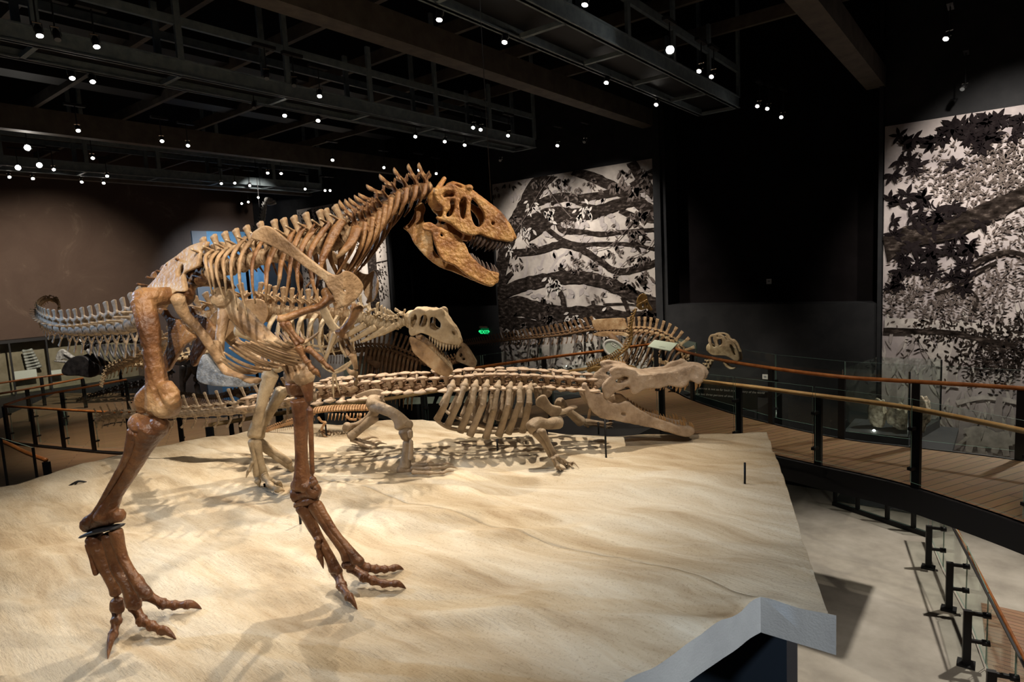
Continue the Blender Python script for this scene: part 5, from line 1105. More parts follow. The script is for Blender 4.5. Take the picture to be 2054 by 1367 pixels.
for x, y, L in ((1140, 400, .05), (1165, 412, .06), (1190, 425, .07), (1215, 440, .075), (1240, 450, .085), (1268, 458, .08), (1295, 465, .08), (1325, 468, .07), (1355, 470, .06), (1385, 470, .055), (1410, 470, .05)):
    p = H2.D(*ce(x, y), s2(*ce(x, y))*.95); tooth(S2, tp2, p, Vector((0, 0, -1)), -H2.a, L, .9); tooth(S2, tp2, H2.mir(p), Vector((0, 0, -1)), -H2.a, L, .9)
for x, y, L in ((1170, 540, .05), (1200, 565, .055), (1225, 590, .06), (1250, 615, .06), (1275, 640, .06), (1300, 670, .06), (1320, 690, .06), (1333, 705, .05)):
    p = H2.D(*ce(x, y), .15-max(0, ce(x, y)[0]-835)*.0014); d = Vector((0, 0, 1)); tooth(J2, tp2, p, d, -H2.a, L, .9); tooth(J2, tp2, H2.mir(p), d, -H2.a, L, .9)
# ================================================================== BACK ROW SKELETONS
def dep(p): return (p-EYE).dot(_f)
def plain_bone(parent, name, pts, rad, m):
    bm = bmesh.new(); sweep(bm, pts, rad, 8, seg=3); return link(name, mesh_of(bm), m, parent)
def skull_from(B, cv, up_o, holes, off, th, vox, extra=None, name='skull', parent=None, m=None):
    bm = bmesh.new(); me, mp = sheet(B, cv, up_o, holes, off, th, name=None, vox=vox)
    bl = bmesh.new(); add_mesh(bl, me, mp); a = mesh_of(bl); b = a.copy(); add_mesh(bm, a, lambda v: v); add_mesh(bm, b, B.mir)
    if extra: extra(bm)
    d0 = dep(B.D(*cv(*up_o[0]))); return link(name, fuse(bm, max(.008, d0/FPX*.9), 2, .002, 20), m or B.m, parent or B.t)
# long duck-billed skeleton in front of the branch mural
G = Beast('duckbill_skeleton', 'long brown duck-billed dinosaur skeleton stretched before the branch mural with raised skull', (0, 16.0), 0, (-9.5, 16, -.4), M['bone_dark'])
t, D, m = G.t, G.D, M['bone_dark']
spine(t, [D(*p) for p in ((920, 692), (1000, 684), (1060, 678), (1120, 672), (1180, 662), (1200, 660))], 42, 'tall', m, (.05, .12), (.05, .135), chevron=lambda u: .4+1.5*u, even=False)
sheet(G, ident, [(1189, 646), (1193, 641), (1215, 639), (1250, 638), (1255, 646), (1257, 660), (1230, 660), (1198, 663)], [], 0, .09, m=M['bone_tan'], name='fused_spines', vox=.8)
spine(t, [D(*p) for p in ((1200, 664), (1230, 663), (1256, 664))], 8, 'caudal', m, .14, .12)
sheet(G, ident, [(1190, 671), (1205, 665), (1235, 665), (1255, 667), (1266, 677), (1250, 673), (1232, 672), (1212, 675)], [], .28, .05, m=M['bone_tan'], both=True, name='ilium', vox=.8)
dd = spine(t, [D(*p) for p in ((1258, 665), (1290, 664), (1318, 669), (1343, 681), (1362, 698), (1371, 722))], 13, 'block', M['bone_tan'], .17, .15, up=Vector((.12, 0, 1)))
for p, tg, z_, l_ in dd[1:]:
    for sd in (1, -1):
        q = p+G.L*.06*sd; rib(t, [q, q+G.L*.26*sd+Vector((-.05, 0, -.12)), q+G.L*.42*sd+Vector((-.22, 0, -.6)), q+G.L*.34*sd+Vector((-.45, 0, -1.0))], .035, .015, m, G.L)
spine(t, [D(*p) for p in ((1371, 722), (1380, 748), (1398, 760), (1415, 746), (1429, 722))], 13, 'cervical', M['bone_pale'], .15, .13)
sheet(G, C(1160, 570, 6.835), [(1000, 1020), (1060, 1000), (1150, 1020), (1260, 1080), (1340, 1150), (1290, 1160), (1180, 1100), (1060, 1070)], [], .45, .05, m=M['bone_tan'], name='shoulder_blade', vox=.8)
for sd in (1, -1):
    for q in ([(1225, 672), (1252, 700), (1258, 722)], [(1258, 724), (1245, 752), (1240, 790)]): plain_bone(t, 'leg_bone', [D(x, y, .3*sd) for x, y in q], [.10, .06, .09], m)
    b0 = D(1240, 790, .3*sd); plain_bone(t, 'foot_bone', [b0, Vector((b0.x+.15, b0.y, -.38)), Vector((b0.x+.4, b0.y, -.38))], [.07, .08, .05], m)
    for q in ([(1352, 735), (1345, 760), (1358, 785)],): plain_bone(t, 'arm_bone', [D(x, y, .35*sd) for x, y in q], [.05, .04, .04], m)
skull_from(G, cb, [(1375, 285), (1395, 250), (1440, 240), (1490, 245), (1530, 265), (1560, 302), (1592, 306), (1632, 342), (1662, 402), (1676, 452), (1672, 502), (1640, 508), (1580, 472), (1540, 455), (1490, 452), (1440, 452), (1400, 442), (1378, 420), (1382, 390), (1392, 360), (1376, 320)],
    [[(1398, 280), (1425, 270), (1448, 320), (1445, 365), (1415, 360)], [(1465, 300), (1505, 292), (1508, 335), (1478, 360)], [(1580, 342), (1615, 362), (1640, 420), (1630, 455), (1605, 410)], [(1455, 255), (1490, 258), (1505, 275), (1470, 275)]], lambda x, y: .17-max(0, x-1450)*.002, .06, .7,
    lambda bm: (sweep(bm, [D(*cb(*p)) for p in ((1440, 262), (1530, 285), (1600, 335), (1655, 440))], [(.14, .04), (.12, .04), (.09, .04), (.08, .04)], 10), ball(bm, D(*cb(1395, 380)), (.12, .12, .14))), m=M['bone_pale'])
plain_bone(t, 'lower_jaw', [D(*cb(*p)) for p in ((1530, 515), (1560, 555), (1600, 578), (1635, 574))], [(.08, .05), (.1, .04), (.11, .03), (.1, .02)], M['bone_pale'])
tag(link('display_plinth', boxmesh((-15.5, 14.9, FZ), (-4.6, 17.2, -.42)), M['charcoal']), 'dark plinth below the long duck-billed skeleton at the mural foot', 'plinth')
# second duckbill, behind the lowered pale skull
B2 = Beast('duckbill_skeleton', 'rust brown dinosaur rib cage with tall spines behind the lowered pale skull', at(800, 710, 12.6)[:2], 38, at_z(800, 810, 0), M['bone_dark'])
t, D = B2.t, B2.D; m2 = noisy('bone_rust', [(.3, (.10, .045, .018)), (.5, (.26, .13, .055)), (.72, (.42, .27, .14))], 5, .55, .3, 40)
dd = spine(t, [D(*ce(*p)) for p in ((520, 520), (700, 528), (800, 550), (900, 588), (980, 620), (1060, 645))], 14, 'block', m2, .16, .15)
for p, tg, z_, l_ in dd:
    for sd in (1, -1):
        q = p+B2.L*.05*sd; rib(t, [q, q+B2.L*.2*sd-B2.a*.02, q+B2.L*.36*sd-B2.a*.1+Vector((0, 0, -.5)), q+B2.L*.3*sd-B2.a*.16+Vector((0, 0, -.9))], .03, .014, m2, B2.L)
spine(t, [D(*ce(*p)) for p in ((150, 560), (330, 545), (520, 520))], 14, 'tall', m2, (.1, .14), (.10, .15), chevron=lambda u: 1.4)
spine(t, [D(*ce(*p)) for p in ((1060, 645), (1180, 665), (1320, 650), (1420, 630))], 11, 'cervical', m2, .13, .12)
sheet(B2, ce, [(545, 640), (610, 625), (668, 640), (680, 680), (640, 705), (590, 665)], [], .4, .04, m=m2, name='shoulder_blade')
for sd in (1, -1):
    plain_bone(t, 'leg_bone', [D(*ce(*p), .28*sd) for p in ((560, 600), (600, 700), (560, 800), (590, 950))], [.08, .05, .06, .06], m2)
skull_from(B2, ce, [(1390, 625), (1394, 560), (1412, 530), (1440, 500), (1422, 474), (1452, 470), (1500, 510), (1552, 590), (1582, 652), (1560, 692), (1500, 672), (1430, 645)], [[(1420, 558), (1442, 555), (1448, 590), (1428, 595)], [(1450, 600), (1475, 600), (1470, 625), (1450, 622)]], lambda x, y: .13-.001*(x-915), .05, 1.0,
    lambda bm: sweep(bm, [D(*ce(*p)) for p in ((1440, 495), (1500, 535), (1560, 640))], [(.1, .04), (.09, .04), (.06, .04)], 10), m=M['bone_tan'])
# crested beaked skeleton, gold brown
O = Beast('crested_skeleton', 'small gold brown skeleton with tall rounded head crest and long curved neck', at(1262, 700, 10.4)[:2], 38, at(1215, 862, 10.4), M['bone_gold'])
t, D, m = O.t, O.D, M['bone_gold']; cz = C(1160, 570, 6.835)
spine(t, [D(*cz(*p)) for p in ((130, 1150), (230, 1110), (340, 1075), (480, 1020), (600, 935))], 16, 'dorsal', m, .075, .06)
spine(t, [D(*cz(*p)) for p in ((600, 935), (685, 855), (722, 780), (735, 700), (728, 600), (742, 500), (765, 420), (800, 335))], 15, 'cervical', m, (.06, .04), (.06, .04), up=Vector((-.9, 0, .4)))
for k in range(10):
    x, y = 320+k*30, 1085-k*11
    for sd in (1, -1): rib(t, [D(*cz(x, y), .03*sd), D(*cz(x+5, y+30), .12*sd), D(*cz(x+22, y+75), .15*sd), D(*cz(x+40, y+110), .10*sd)], .012, .007, m, O.L)
plain_bone(t, 'shoulder_blade', [D(*cz(*p), .15) for p in ((380, 1112), (520, 1080), (640, 1086))], [.03, .026, .035], M['bone_orange'])
plain_bone(t, 'arm_bone', [D(*cz(*p), .16) for p in ((650, 1130), (735, 1122), (830, 1172), (930, 1160))], [.025, .018, .016, .018], m)
plain_bone(t, 'forearm_bone', [D(*cz(*p), .17) for p in ((735, 1140), (800, 1200), (900, 1180), (1020, 1180))], [.02, .014, .014, .015], m)
for dy in (0, 12): plain_bone(t, 'finger_bone', [D(*cz(*p), .17) for p in ((1020, 1172+dy), (1120, 1180+dy), (1295, 1176+dy))], [.012, .01, .006], m)
sheet(O, cz, [(120, 1180), (200, 1130), (300, 1120), (350, 1160), (300, 1230), (220, 1190), (150, 1210)], [], .08, .03, m=m, both=True, name='ilium')
for sd, q in ((1, ((1186, 752), (1200, 790), (1184, 822), (1179, 856))), (-1, ((1190, 752), (1226, 785), (1224, 830), (1226, 860)))):
    plain_bone(t, 'leg_bone', [D(x, y, .1*sd) for x, y in q], [.04, .028, .03, .022], M['bone_orange'])
sheet(O, cz, [(800, 265), (808, 200), (835, 155), (880, 125), (930, 148), (948, 210), (900, 226), (850, 242)], [], 0.0, .03, m=M['bone_gold'], name='head_crest', vox=.6)
skull_from(O, cz, [(805, 300), (850, 248), (905, 224), (945, 200), (966, 262), (1000, 312), (1018, 350), (990, 362), (945, 332), (900, 348), (855, 352), (825, 325)], [[(870, 275), (905, 262), (915, 305), (885, 325)], [(925, 250), (945, 250), (960, 290), (938, 300)]], .045, .02, .4)
tag(link('display_plinth', boxmesh(tuple(at(1190, 860, 10.4)+Vector((-.9, -.5, FZ-at(1190, 860, 10.4).z))), tuple(at(1190, 860, 10.4)+Vector((.8, .8, 0)))), M['black']), 'black plinth under the gold crested skeleton behind the sand', 'plinth')
# small armoured crocodile on the sand
p0 = ground(668, 866); A = Beast('armoured_crocodile_skeleton', 'little orange armoured crocodile skeleton under the giant crocodilian tail', p0[:2], 38, p0, M['bone_orange'], 'crocodilian skeleton')
t, D, m = A.t, A.D, M['bone_orange']; cs = C(470, 790, 6.224)
spine(t, [D(*cs(*p)) for p in ((350, 478), (450, 442), (560, 402), (700, 362), (880, 300), (1000, 240))], 26, 'tail', m, (.02, .05), (.05, .07), chevron=lambda u: .9, even=False)
bd = spine(t, [D(*cs(*p)) for p in ((1000, 235), (1150, 215), (1300, 205), (1500, 200), (1720, 195))], 22, 'dorsal', m, .05, .035)
bm = bmesh.new()
for j, (p, tg, z_, l_) in enumerate(bd):
    for k in range(6):
        a = -.9+1.8*k/5; c_p = p+A.L*math.sin(a)*.13*(1-.3*(j/22))+Vector((0, 0, math.cos(a)*.085-.02)); side = A.L*math.cos(a)+Vector((0, 0, -math.sin(a)))
        ball(bm, c_p, (l_*.46, .026, .012), Matrix((tg, side, tg.cross(side))).transposed(), 8, 5)
o = link('armour_plates', mesh_of(bm), m, t)
for x in range(1180, 1640, 45): rib(t, [D(*cs(x, 240), .10), D(*cs(x-4, 268), .13), D(*cs(x-10, 300), .12), D(*cs(x-16, 330), .10)], .008, .005, m, A.L)
for q, o in (([(1050, 290), (1090, 340), (1140, 350)], .1), ([(1140, 350), (1105, 400), (1085, 445)], .12), ([(1580, 250), (1555, 290), (1590, 325)], .1), ([(1400, 270), (1440, 310), (1520, 318)], .12)):
    plain_bone(t, 'leg_bone', [D(*cs(*p), o) for p in q], [.022, .015, .02], m)
for q in ([(1085, 440), (1130, 470), (1190, 482)], [(1085, 440), (1120, 452), (1180, 460)], [(1085, 445), (1110, 475), (1150, 495)]): plain_bone(t, 'toe_bone', [ground(*cs(x, y), .012) for x, y in q], [.014, .01, .006], m)
rod(t, D(*cs(1138, 380), .1)); rod(t, D(*cs(1465, 300), .1))
# lizard-like tail and hip beyond the crocodilian tail
p0 = at(450, 797, 14.5); Z1 = Beast('small_dinosaur_skeleton', 'small brown skeleton low over the pale floor, thin tail and hip above the crocodilian tail', p0[:2], 38, Vector((p0.x, p0.y, LZ)), M['bone_dark'])
t, D, m = Z1.t, Z1.D, M['bone_tan']
spine(t, [D(*p) for p in ((345, 788), (377, 791), (404, 796), (425, 798), (444, 796), (462, 791))], 30, 'tail', m, (.04, .10), (.05, .11), chevron=lambda u: 1.0)
sheet(Z1, ct, [(1195, 75), (1230, 30), (1300, 5), (1380, 5), (1400, 40), (1380, 70), (1290, 65)], [], .1, .05, m=M['bone_dark'], both=True, name='ilium')
spine(t, [D(*p) for p in ((462, 791), (490, 787), (520, 784), (555, 780), (590, 776))], 16, 'dorsal', m, .10, .09)
for sd in (1, -1): plain_bone(t, 'leg_bone', [D(476, 792, .12*sd), D(492, 805, .14*sd), D(478, 822, .14*sd), Vector((D(484, 840, .14*sd).x, D(484, 840, .14*sd).y, LZ+.03))], [.05, .03, .035, .03], m)
# pale small tail in front of the horned one
p0 = at(250, 735, 18.5); Z2 = Beast('hanging_tail_skeleton', 'cream backbone whose tail tip droops over the folded ramp railing', p0[:2], 38, p0, M['bone_tan'])
t, D = Z2.t, Z2.D
spine(t, [D(*p) for p in ((205, 776), (209, 760), (216, 744), (226, 734), (242, 732), (262, 732), (285, 731), (320, 727), (370, 718), (420, 705))], 24, 'caudal', M['bone_pale'], (.06, .22), (.06, .20), chevron=lambda u: .5*u, even=False)
plain_bone(t, 'support_rod', [D(300, 735), Vector((D(300, 735).x, D(300, 735).y, LZ))], [.02], M['steel'])
# dark horned skeleton by the wall vitrine
p0 = at(200, 720, 23.5); K = Beast('horned_dinosaur_skeleton', 'black horned dinosaur skeleton with broad frill beyond the folded ramp railings', p0[:2], 38, Vector((p0.x, p0.y, LZ)), M['bone_black'])
t, D, m = K.t, K.D, M['bone_black']; ck = C(80, 660, 5.405)
sheet(K, ck, [(245, 460), (280, 370), (350, 310), (430, 285), (500, 300), (560, 350), (640, 390), (650, 470), (560, 520), (420, 500), (300, 500)], [], .3, .12, m=m, both=True, name='frill', vox=1.2)
for k in range(9):
    x = 560+k*62
    plain_bone(t, 'rib', [D(*ck(x, 170), .2), D(*ck(x+20, 230), .5), D(*ck(x+70, 330), .6), D(*ck(x+100, 400), .45)], [(.07, .04), (.06, .03), (.05, .03), (.03, .02)], m)
spine(t, [D(*ck(*p)) for p in ((480, 200), (700, 130), (900, 120), (1150, 140), (1400, 200))], 16, 'dorsal', m, .3, .25)
spine(t, [D(*ck(*p)) for p in ((400, 780), (520, 740), (700, 690), (900, 640), (1150, 590), (1350, 500), (1450, 450))], 30, 'tail', m, (.1, .25), (.1, .25), chevron=lambda u: .6)
for q in ([(1560, 400), (1550, 560), (1550, 720), (1555, 790), (1600, 830)], [(1650, 370), (1690, 480), (1700, 600), (1735, 740), (1745, 810)], [(1640, 390), (1610, 480), (1560, 560)]):
    plain_bone(t, 'leg_bone', [D(*ck(*p), .2) for p in q], [.16, .12, .10, .11, .1], m)
sheet(K, ck, [(1350, 330), (1450, 280), (1650, 270), (1780, 330), (1700, 380), (1500, 390)], [], .25, .1, m=m, name='ilium', vox=1.2)
o = sheet(K, ck, [(180, 320), (200, 250), (240, 215), (290, 240), (330, 270), (420, 330), (360, 340), (260, 320), (220, 340)], [], -.9, .12, m=M['bone_silver'], name='beak', vox=1.2); o['label'] = 'silver grey beak'
for q in ([(160, 345), (250, 350), (330, 365)], [(260, 260), (330, 300), (400, 330)], [(430, 110), (480, 180), (540, 260)]): plain_bone(t, 'horn', [D(*ck(*p), -.8) for p in q], [.03, .05, .07], M['bone_silver'])
# far long-necked silver head
p0 = at(520, 440, 25.0); Ls = Beast('long_necked_skeleton', 'far silvery small head on a thin upright neck before the dark corner', p0[:2], 38, Vector((p0.x, p0.y, FZ)), M['bone_silver'])
t, D, m = Ls.t, Ls.D, M['bone_silver']; cl = C(420, 380, 9.764)
spine(t, [D(*cl(*p)) for p in ((700, 1200), (850, 880), (940, 760), (1020, 680), (1060, 560), (1080, 440), (1090, 330), (1095, 250))], 16, 'cervical', m, (.30, .13), (.32, .14), up=Vector((-1, 0, .2)))
skull_from(Ls, cl, [(1075, 230), (1085, 170), (1130, 150), (1200, 160), (1210, 190), (1270, 205), (1260, 240), (1190, 265), (1140, 280), (1090, 250)], [[(1125, 205), (1150, 205), (1150, 230), (1128, 230)]], .08, .05, .4)
plain_bone(t, 'lower_jaw', [D(*cl(*p)) for p in ((1140, 285), (1210, 290), (1290, 255))], [(.08, .04), (.09, .05), (.1, .06)], m)
plain_bone(t, 'support_rod', [D(*cl(700, 1200)), Vector((D(*cl(700, 1200)).x, D(*cl(700, 1200)).y, FZ))], [.06], M['steel'])
plain_bone(t, 'suspension_wire', [D(*cl(1000, 650)), D(*cl(960, 100)), Vector((D(*cl(940, 0)).x, D(*cl(940, 0)).y, 8.7))], [.012], M['steel'])

# ================================================================== SIGNS, PANELS, CASES
wy = YW-.004
def wall_box(px0, py0, px1, py1, th, y=YW): a, b = at_Y(px0, py0, y), at_Y(px1, py1, y); return boxmesh((min(a.x, b.x), y-th, min(a.z, b.z)), (max(a.x, b.x), y, max(a.z, b.z)))
ex = at_Y(973, 662, YW); t = thing('exit_sign', 'lit green EXIT sign on the dark wall beside the branch mural', 'exit sign', ex)
link('housing', wall_box(965, 653, 982, 657, .12), M['chrome'], t); link('face', wall_box(966, 657, 981, 670, .06), M['green_dark'], t)
me = text_mesh('EXIT', .20, (ex.x, YW-.066, at_Y(973, 668.5, YW).z), (1, 0, 0), (0, 0, 1), .004, 'CENTER'); link('lettering', me, M['green_sign'], t)
for s in (-1, 1):
    bm = bmesh.new(); c0 = Vector((ex.x+s*.24, YW-.064, at_Y(973, 664, YW).z)); v = [bm.verts.new(c0+Vector(q)) for q in ((s*.05, 0, 0), (-s*.02, 0, .06), (-s*.02, 0, -.06))]; bm.faces.new(v)
    g = bmesh.ops.extrude_face_region(bm, geom=bm.faces[:]); bmesh.ops.translate(bm, verts=[x for x in g['geom'] if isinstance(x, bmesh.types.BMVert)], vec=(0, -.006, 0)); link('arrow', mesh_of(bm, smooth=False), M['green_sign'], t)
for (x0, y0, x1, y1), lb in (((1538, 559, 1548, 569), 'small white square plate on the ledge line inside the large niche wall'), ((1530, 750, 1541, 760), 'small white thermostat box above the call station box'), ((891, 705, 898, 714), 'white switch plate behind the lowered pale skull jaw')):
    p = at_Y((x0+x1)/2, y0, YW); y = YW+.9 if y0 < 600 else YW
    q = thing('wall_plate', lb, 'wall plate', at_Y((x0+x1)/2, y1, y)); link('plate', wall_box(x0, y0, x1, y1, .04, y), M['white'], q); link('button', wall_box(x0+3, y0+3, x1-3, y0+6, .05, y), M['lens_off'], q)
q = thing('call_station', 'white wall box with red and yellow devices beneath the thermostat', 'alarm station', at_Y(1535, 833, YW))
link('cabinet', wall_box(1523, 801, 1547, 833, .10), M['white'], q); link('recess', wall_box(1531, 808, 1541, 828, .11), M['steel'], q); link('red_handle', wall_box(1526, 809, 1528, 820, .13), M['red'], q); link('brass_device', wall_box(1534, 816, 1539, 826, .13), M['brass'], q)
def quad_panel(name, label, cat, P4, m, th=.02, group=None):
    P4 = [Vector(p) for p in P4]; n_ = (P4[1]-P4[0]).cross(P4[3]-P4[0]).normalized(); bm = bmesh.new()
    a = [bm.verts.new(p) for p in P4]; b = [bm.verts.new(p-n_*th) for p in P4]; bm.faces.new(a); bm.faces.new(b[::-1])
    for i in range(4): bm.faces.new((a[i], b[i], b[(i+1) % 4], a[(i+1) % 4]))
    bmesh.ops.recalc_face_normals(bm, faces=bm.faces); me = mesh_of(bm, smooth=False)
    t = thing(name, label, cat, (P4[0]+P4[2])/2, group); link('panel', me, m, t); return t, n_
t, n_ = quad_panel('info_panel', 'pale green sloping reading panel at the corner of the red handrail', 'information panel', [at(1299, 694, 15.3), at(1345, 703, 15.0), at(1359, 688, 15.5), at(1313, 681, 15.8)], M['panel'])
p = (at(1330, 694, 15.4)); link('bracket', barmesh(p-Vector((0, 0, .05)), p-Vector((0, 0, .35)), .06, .06), M['steel'], t)
u_ = (at(1345, 703, 15.0)-at(1299, 694, 15.3)).normalized(); v_ = (at(1313, 681, 15.8)-at(1299, 694, 15.3)).normalized(); pp = at(1322, 695.5, 15.28)
bm = bmesh.new()
for k in range(5): a = pp+v_*(.05*k-.02)+u_*.02*k+Vector((0, 0, .012)); bar(bm, a, a+u_*(.16-.02*(k % 2)), .006, .003)
link('text_lines', mesh_of(bm, smooth=False), M['charcoal'], t)
# round white-rimmed panel
cn = at(1231, 699, 12.2); fw = (EYE+Vector((1.5, 0, 1))-cn).normalized(); sx = Vector((0, 0, 1)).cross(fw).normalized(); sy = fw.cross(sx)
t = thing('round_panel', 'round pale green panel with white rim and two little rings beside the gold skeleton neck', 'information panel', cn)
tilt = math.radians(-35); ax, ay = sx*math.cos(tilt)+sy*math.sin(tilt), -sx*math.sin(tilt)+sy*math.cos(tilt)
bm = bmesh.new(); A_ = [bm.verts.new(cn+ax*.2*math.cos(k/32*6.2832)+ay*.135*math.sin(k/32*6.2832)) for k in range(32)]; B_ = [bm.verts.new(v.co-fw*.02) for v in A_]; bm.faces.new(A_); bm.faces.new(B_[::-1])
for k in range(32): bm.faces.new((A_[k], B_[k], B_[(k+1) % 32], A_[(k+1) % 32]))
link('disc', mesh_of(bm, smooth=False), M['panel'], t)
def ring(c, ra, rb, r): bm = bmesh.new(); sweep(bm, [c+ax*ra*math.cos(k/24*6.2832)+ay*rb*math.sin(k/24*6.2832) for k in range(25)], [r], 8, up=fw, seg=2); return mesh_of(bm)
link('rim', ring(cn, .205, .14, .026), M['white'], t)
for d in (-.03, .03): link('small_ring', ring(cn+ax*(d-.03)+ay*.06+fw*.004, .028, .022, .008), M['white'], t)
link('stand', barmesh(cn-fw*.03, Vector((cn.x, cn.y, 0))-fw*.03, .03, .03), M['steel'], t)
# green wall panel with lettering, label desks, dark text panel
P4 = [at(690, 772, 13.2), at(748, 768, 13.4), at(748, 712, 13.4), at(690, 716, 13.2)]
t, n_ = quad_panel('wall_panel', 'upright pale green panel with white lettering behind the clawed hands', 'information panel', P4, M['panel'], .05)
r_u = (P4[1]-P4[0]).normalized(); link('lettering', text_mesh('ar M', .10, P4[3]+r_u*.17-Vector((0, 0, .13))+(EYE-P4[3]).normalized()*.03, r_u, (0, 0, 1), .002), M['rug'], t); link('foot', barmesh((P4[0]+P4[1])/2-Vector((0, 0, .6)), (P4[0]+P4[1])/2, .4, .06), M['steel'], t)
for k, (x0, x1, y) in enumerate(((808, 868, 805), (875, 912, 803), (930, 985, 802))):
    P4 = [at(x0, y+4, 12.6), at(x1, y+2, 12.7), at(x1+4, y-10, 13.0), at(x0+6, y-8, 12.9)]
    t, n_ = quad_panel('reading_desk', ('pale green reading desk first behind the crocodilian hips', 'pale green reading desk in the middle behind the crocodilian ribs', 'pale green reading desk third, behind the middle ribs of the crocodilian')[k], 'reading desk', P4, M['panel'], .02, 'reading desks behind the crocodilian')
    p = (P4[0]+P4[1])/2; link('leg', barmesh(p-Vector((0, 0, .02)), Vector((p.x, p.y, 0)), .05, .05), M['steel'], t)
P4 = [at(1386, 808, 15.2), at(1520, 840, 15.0), at(1520, 775, 15.0), at(1386, 756, 15.2)]
t, n_ = quad_panel('text_panel', 'low black panel with two lines of white italic text under the raised skull', 'information panel', P4, M['dark_panel'], .08)
ru = (P4[1]-P4[0]).normalized(); uu = Vector((0, 0, 1)); of = (EYE-P4[0]).normalized()*.05
for k, s_t in enumerate(('Cretaceous is not so far back in the history of the world', 'in the last three percent of time.')):
    p = at(1389, 779+k*11.5, 15.15)+of; ruu = (at(1495, 787+k*11.5, 15.05)-at(1389, 779+k*11.5, 15.15)).normalized()
    link('lettering', text_mesh(s_t, .073, p, ruu, uu, .001, 'LEFT', .25), M['rug'], t)
# glass case with pale fossil blocks beyond the red handrail
cA, cB, cC, cD_ = at(1691, 860, 12.1), at(1822, 884, 11.5), at(1885, 868, 12.6), at(1757, 845, 13.2); zb = min(cA.z, cB.z)
t = thing('fossil_case', 'glass case with pale fossil blocks and two tiny lit lamps before the pale forest mural', 'display case', Vector((cB.x, cB.y, -.2)))
bz, tz_ = -.22, .98
def fl(p, z): return Vector((p.x, p.y, z))
for a, b in ((cA, cB), (cB, cC), (cC, cD_), (cD_, cA)): link('glass_pane', barmesh(fl(a, (bz+tz_)/2), fl(b, (bz+tz_)/2), .012, tz_-bz), M['glass'], t)
for a in (cA, cB, cC, cD_): link('corner_strip', barmesh(fl(a, bz), fl(a, tz_), .025, .025), M['chrome'], t)
bm = bmesh.new(); v = [bm.verts.new(fl(p, tz_)) for p in (cA, cB, cC, cD_)]; bm.faces.new(v); g = bmesh.ops.extrude_face_region(bm, geom=bm.faces[:]); bmesh.ops.translate(bm, verts=[x for x in g['geom'] if isinstance(x, bmesh.types.BMVert)], vec=(0, 0, .015)); bmesh.ops.recalc_face_normals(bm, faces=bm.faces); link('glass_lid', mesh_of(bm, smooth=False), M['glass'], t)
bm = bmesh.new(); v = [bm.verts.new(fl(p, bz)) for p in (cA, cB, cC, cD_)]; bm.faces.new(v); g = bmesh.ops.extrude_face_region(bm, geom=bm.faces[:]); bmesh.ops.translate(bm, verts=[x for x in g['geom'] if isinstance(x, bmesh.types.BMVert)], vec=(0, 0, -.16)); bmesh.ops.recalc_face_normals(bm, faces=bm.faces); link('pedestal', mesh_of(bm, smooth=False), M['charcoal'], t)
cm = (cA+cB+cC+cD_)/4; struct('floor_landing', boxmesh((cA.x-.1, cB.y-.25, bz-.26), (cC.x+.3, cD_.y+.2, bz-.165)), M['charcoal'])
def lump(c, r, seed, m_):
    bm = bmesh.new(); bmesh.ops.create_icosphere(bm, subdivisions=4, radius=1)
    for v in bm.verts:
        k = 1+.35*noise.noise(v.co*1.6+Vector((seed, 0, 0)))+.15*noise.noise(v.co*5+Vector((seed, 3, 0))); v.co = Vector((v.co.x*r[0]*k, v.co.y*r[1]*k, v.co.z*r[2]*k))+c
    return mesh_of(bm)
ux = (cB-cA).normalized(); uy = (cD_-cA).normalized()
for k, (a, b, r, h) in enumerate(((.25, .5, (.16, .12, .28), .32), (.5, .45, (.2, .14, .24), .3), (.72, .5, (.15, .16, .34), .38))):
    tag(link('fossil_block', lump(fl(cA+ux*a*1.5+uy*b*1.3, bz+h-.07), r, k*7.1, None), M['plaster']), ('leaning pale fossil block, nearest the large niche in the glass case', 'crumbled tan fossil block in the middle of the glass case', 'tall pale fossil block in the glass case closest to the slanting bough mural')[k], 'fossil', 'fossil blocks in the glass case')
for k, (x, y) in enumerate(((1753, 863), (1787, 870))):
    p = at(x, y, 12.0); q = thing('case_lamp', ('tiny lit lamp at the fossil case foot under the middle block', 'tiny brighter lamp at the fossil case corner foot')[k], 'lamp', p, 'tiny lamps in the fossil case')
    bm = bmesh.new(); ball(bm, p, .022, u=10, v=6); link('bulb', mesh_of(bm), M['lens_bright'], q); link('base', boxmesh((p.x-.03, p.y-.03, min(p.z, bz+.2)-.06), (p.x+.03, p.y+.03, min(p.z, bz+.2)-.015)), M['steel'], q)
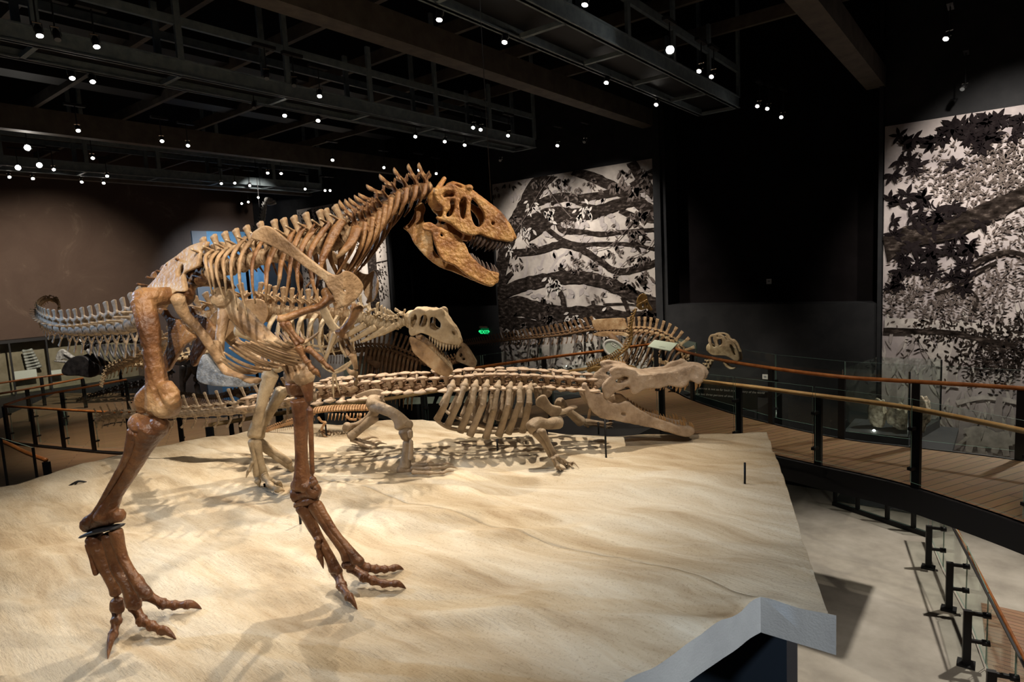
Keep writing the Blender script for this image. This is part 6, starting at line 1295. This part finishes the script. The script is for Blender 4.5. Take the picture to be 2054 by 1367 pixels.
# wall vitrine on the brown wall
xv = XL+.75; A0 = at_X(0, 684, xv); A1 = at_X(96, 675, xv)
t = thing('wall_vitrine', 'long glass fossil vitrine at the foot of the brown wall', 'display case', (xv, A0.y+2, LZ))
y0, y1, zt = A0.y-3.0, A0.y+5.2, A0.z
link('top_bar', boxmesh((XL+.02, y0, zt-.12), (xv+.03, y1, zt)), M['black'], t); link('back_panel', boxmesh((XL+.01, y0, LZ), (XL+.06, y1, zt-.12)), noisy('vitrine_back', [(.4, (.24, .20, .14)), (.6, (.32, .27, .20))], 2, .9, 0), t)
for x, y in ((22, 720), (96, 712)): p = at_X(x, y, xv); link('mullion', boxmesh((xv-.03, p.y-.03, LZ), (xv+.03, p.y+.03, zt-.12)), M['black'], t)
link('glass_front', boxmesh((xv-.006, y0, LZ+.05), (xv+.006, y1, zt-.12)), M['glass'], t); link('base', boxmesh((XL+.02, y0, FZ), (xv+.04, y1, LZ+.05)), M['black'], t)
xm = XL+.4
for k in range(7):
    a, b = at_X(46+k*1.5, 704+k*6.0, xm), at_X(64+k*3.0, 701+k*5.4, xm); bm = bmesh.new(); sweep(bm, [a, a.lerp(b, .5), b], [.07, .04, .07], 8)
    tag(link('fossil_bone', mesh_of(bm), M['bone_silver']), 'grey fossil bone in the ladder-like stack inside the wall vitrine, step %s from the top' % ('one', 'two', 'three', 'four', 'five', 'six', 'seven')[k], 'fossil bone', 'stacked fossil bones in the vitrine')
for (x0, y0_, x1, y1_), lb in (((28, 745, 75, 756), 'large white label card in the wall vitrine below the stacked bones'), ((102, 743, 124, 751), 'small white label card in the wall vitrine beside the black frill')):
    a, b = at_X(x0, y0_, xm+.1), at_X(x1, y1_, xm+.1); q = tag(link('label_card', boxmesh((xm+.08, min(a.y, b.y), min(a.z, b.z)), (xm+.1, max(a.y, b.y), max(a.z, b.z)))), lb, 'label card', 'label cards in the vitrine'); q.data.materials.append(M['label_card'])
# pin and little bracket standing in the sand
p = ground(1494, 970); q = thing('steel_pin', 'lone black steel pin standing in the sand near the broken white edge', 'pin', p); bm = bmesh.new(); cyl(bm, p-Vector((0, 0, .04)), at(1494, 927, dep(p)), .010, n=8); link('shaft', mesh_of(bm), M['steel'], q)
p = ground(157, 970, .0); bm = bmesh.new(); ux = (ground(168, 967)-ground(146, 972)).normalized(); sweep(bm, [p-ux*.09, p+Vector((0, 0, .03)), p+ux*.08], [.010, .012, .008], 8); sweep(bm, [p+Vector((0, 0, .03)), p-ux*.05-Vector((0, 0, .02))], [.008, .008], 8)
tag(link('metal_stub', mesh_of(bm), M['steel']), 'little dark metal stub poking from the sand beneath the curled tail', 'stub')
# ------------------------------------------------------------------ link everything built above
for o in LATE.items: COL.objects.link(o)
bpy.context.view_layer.update()
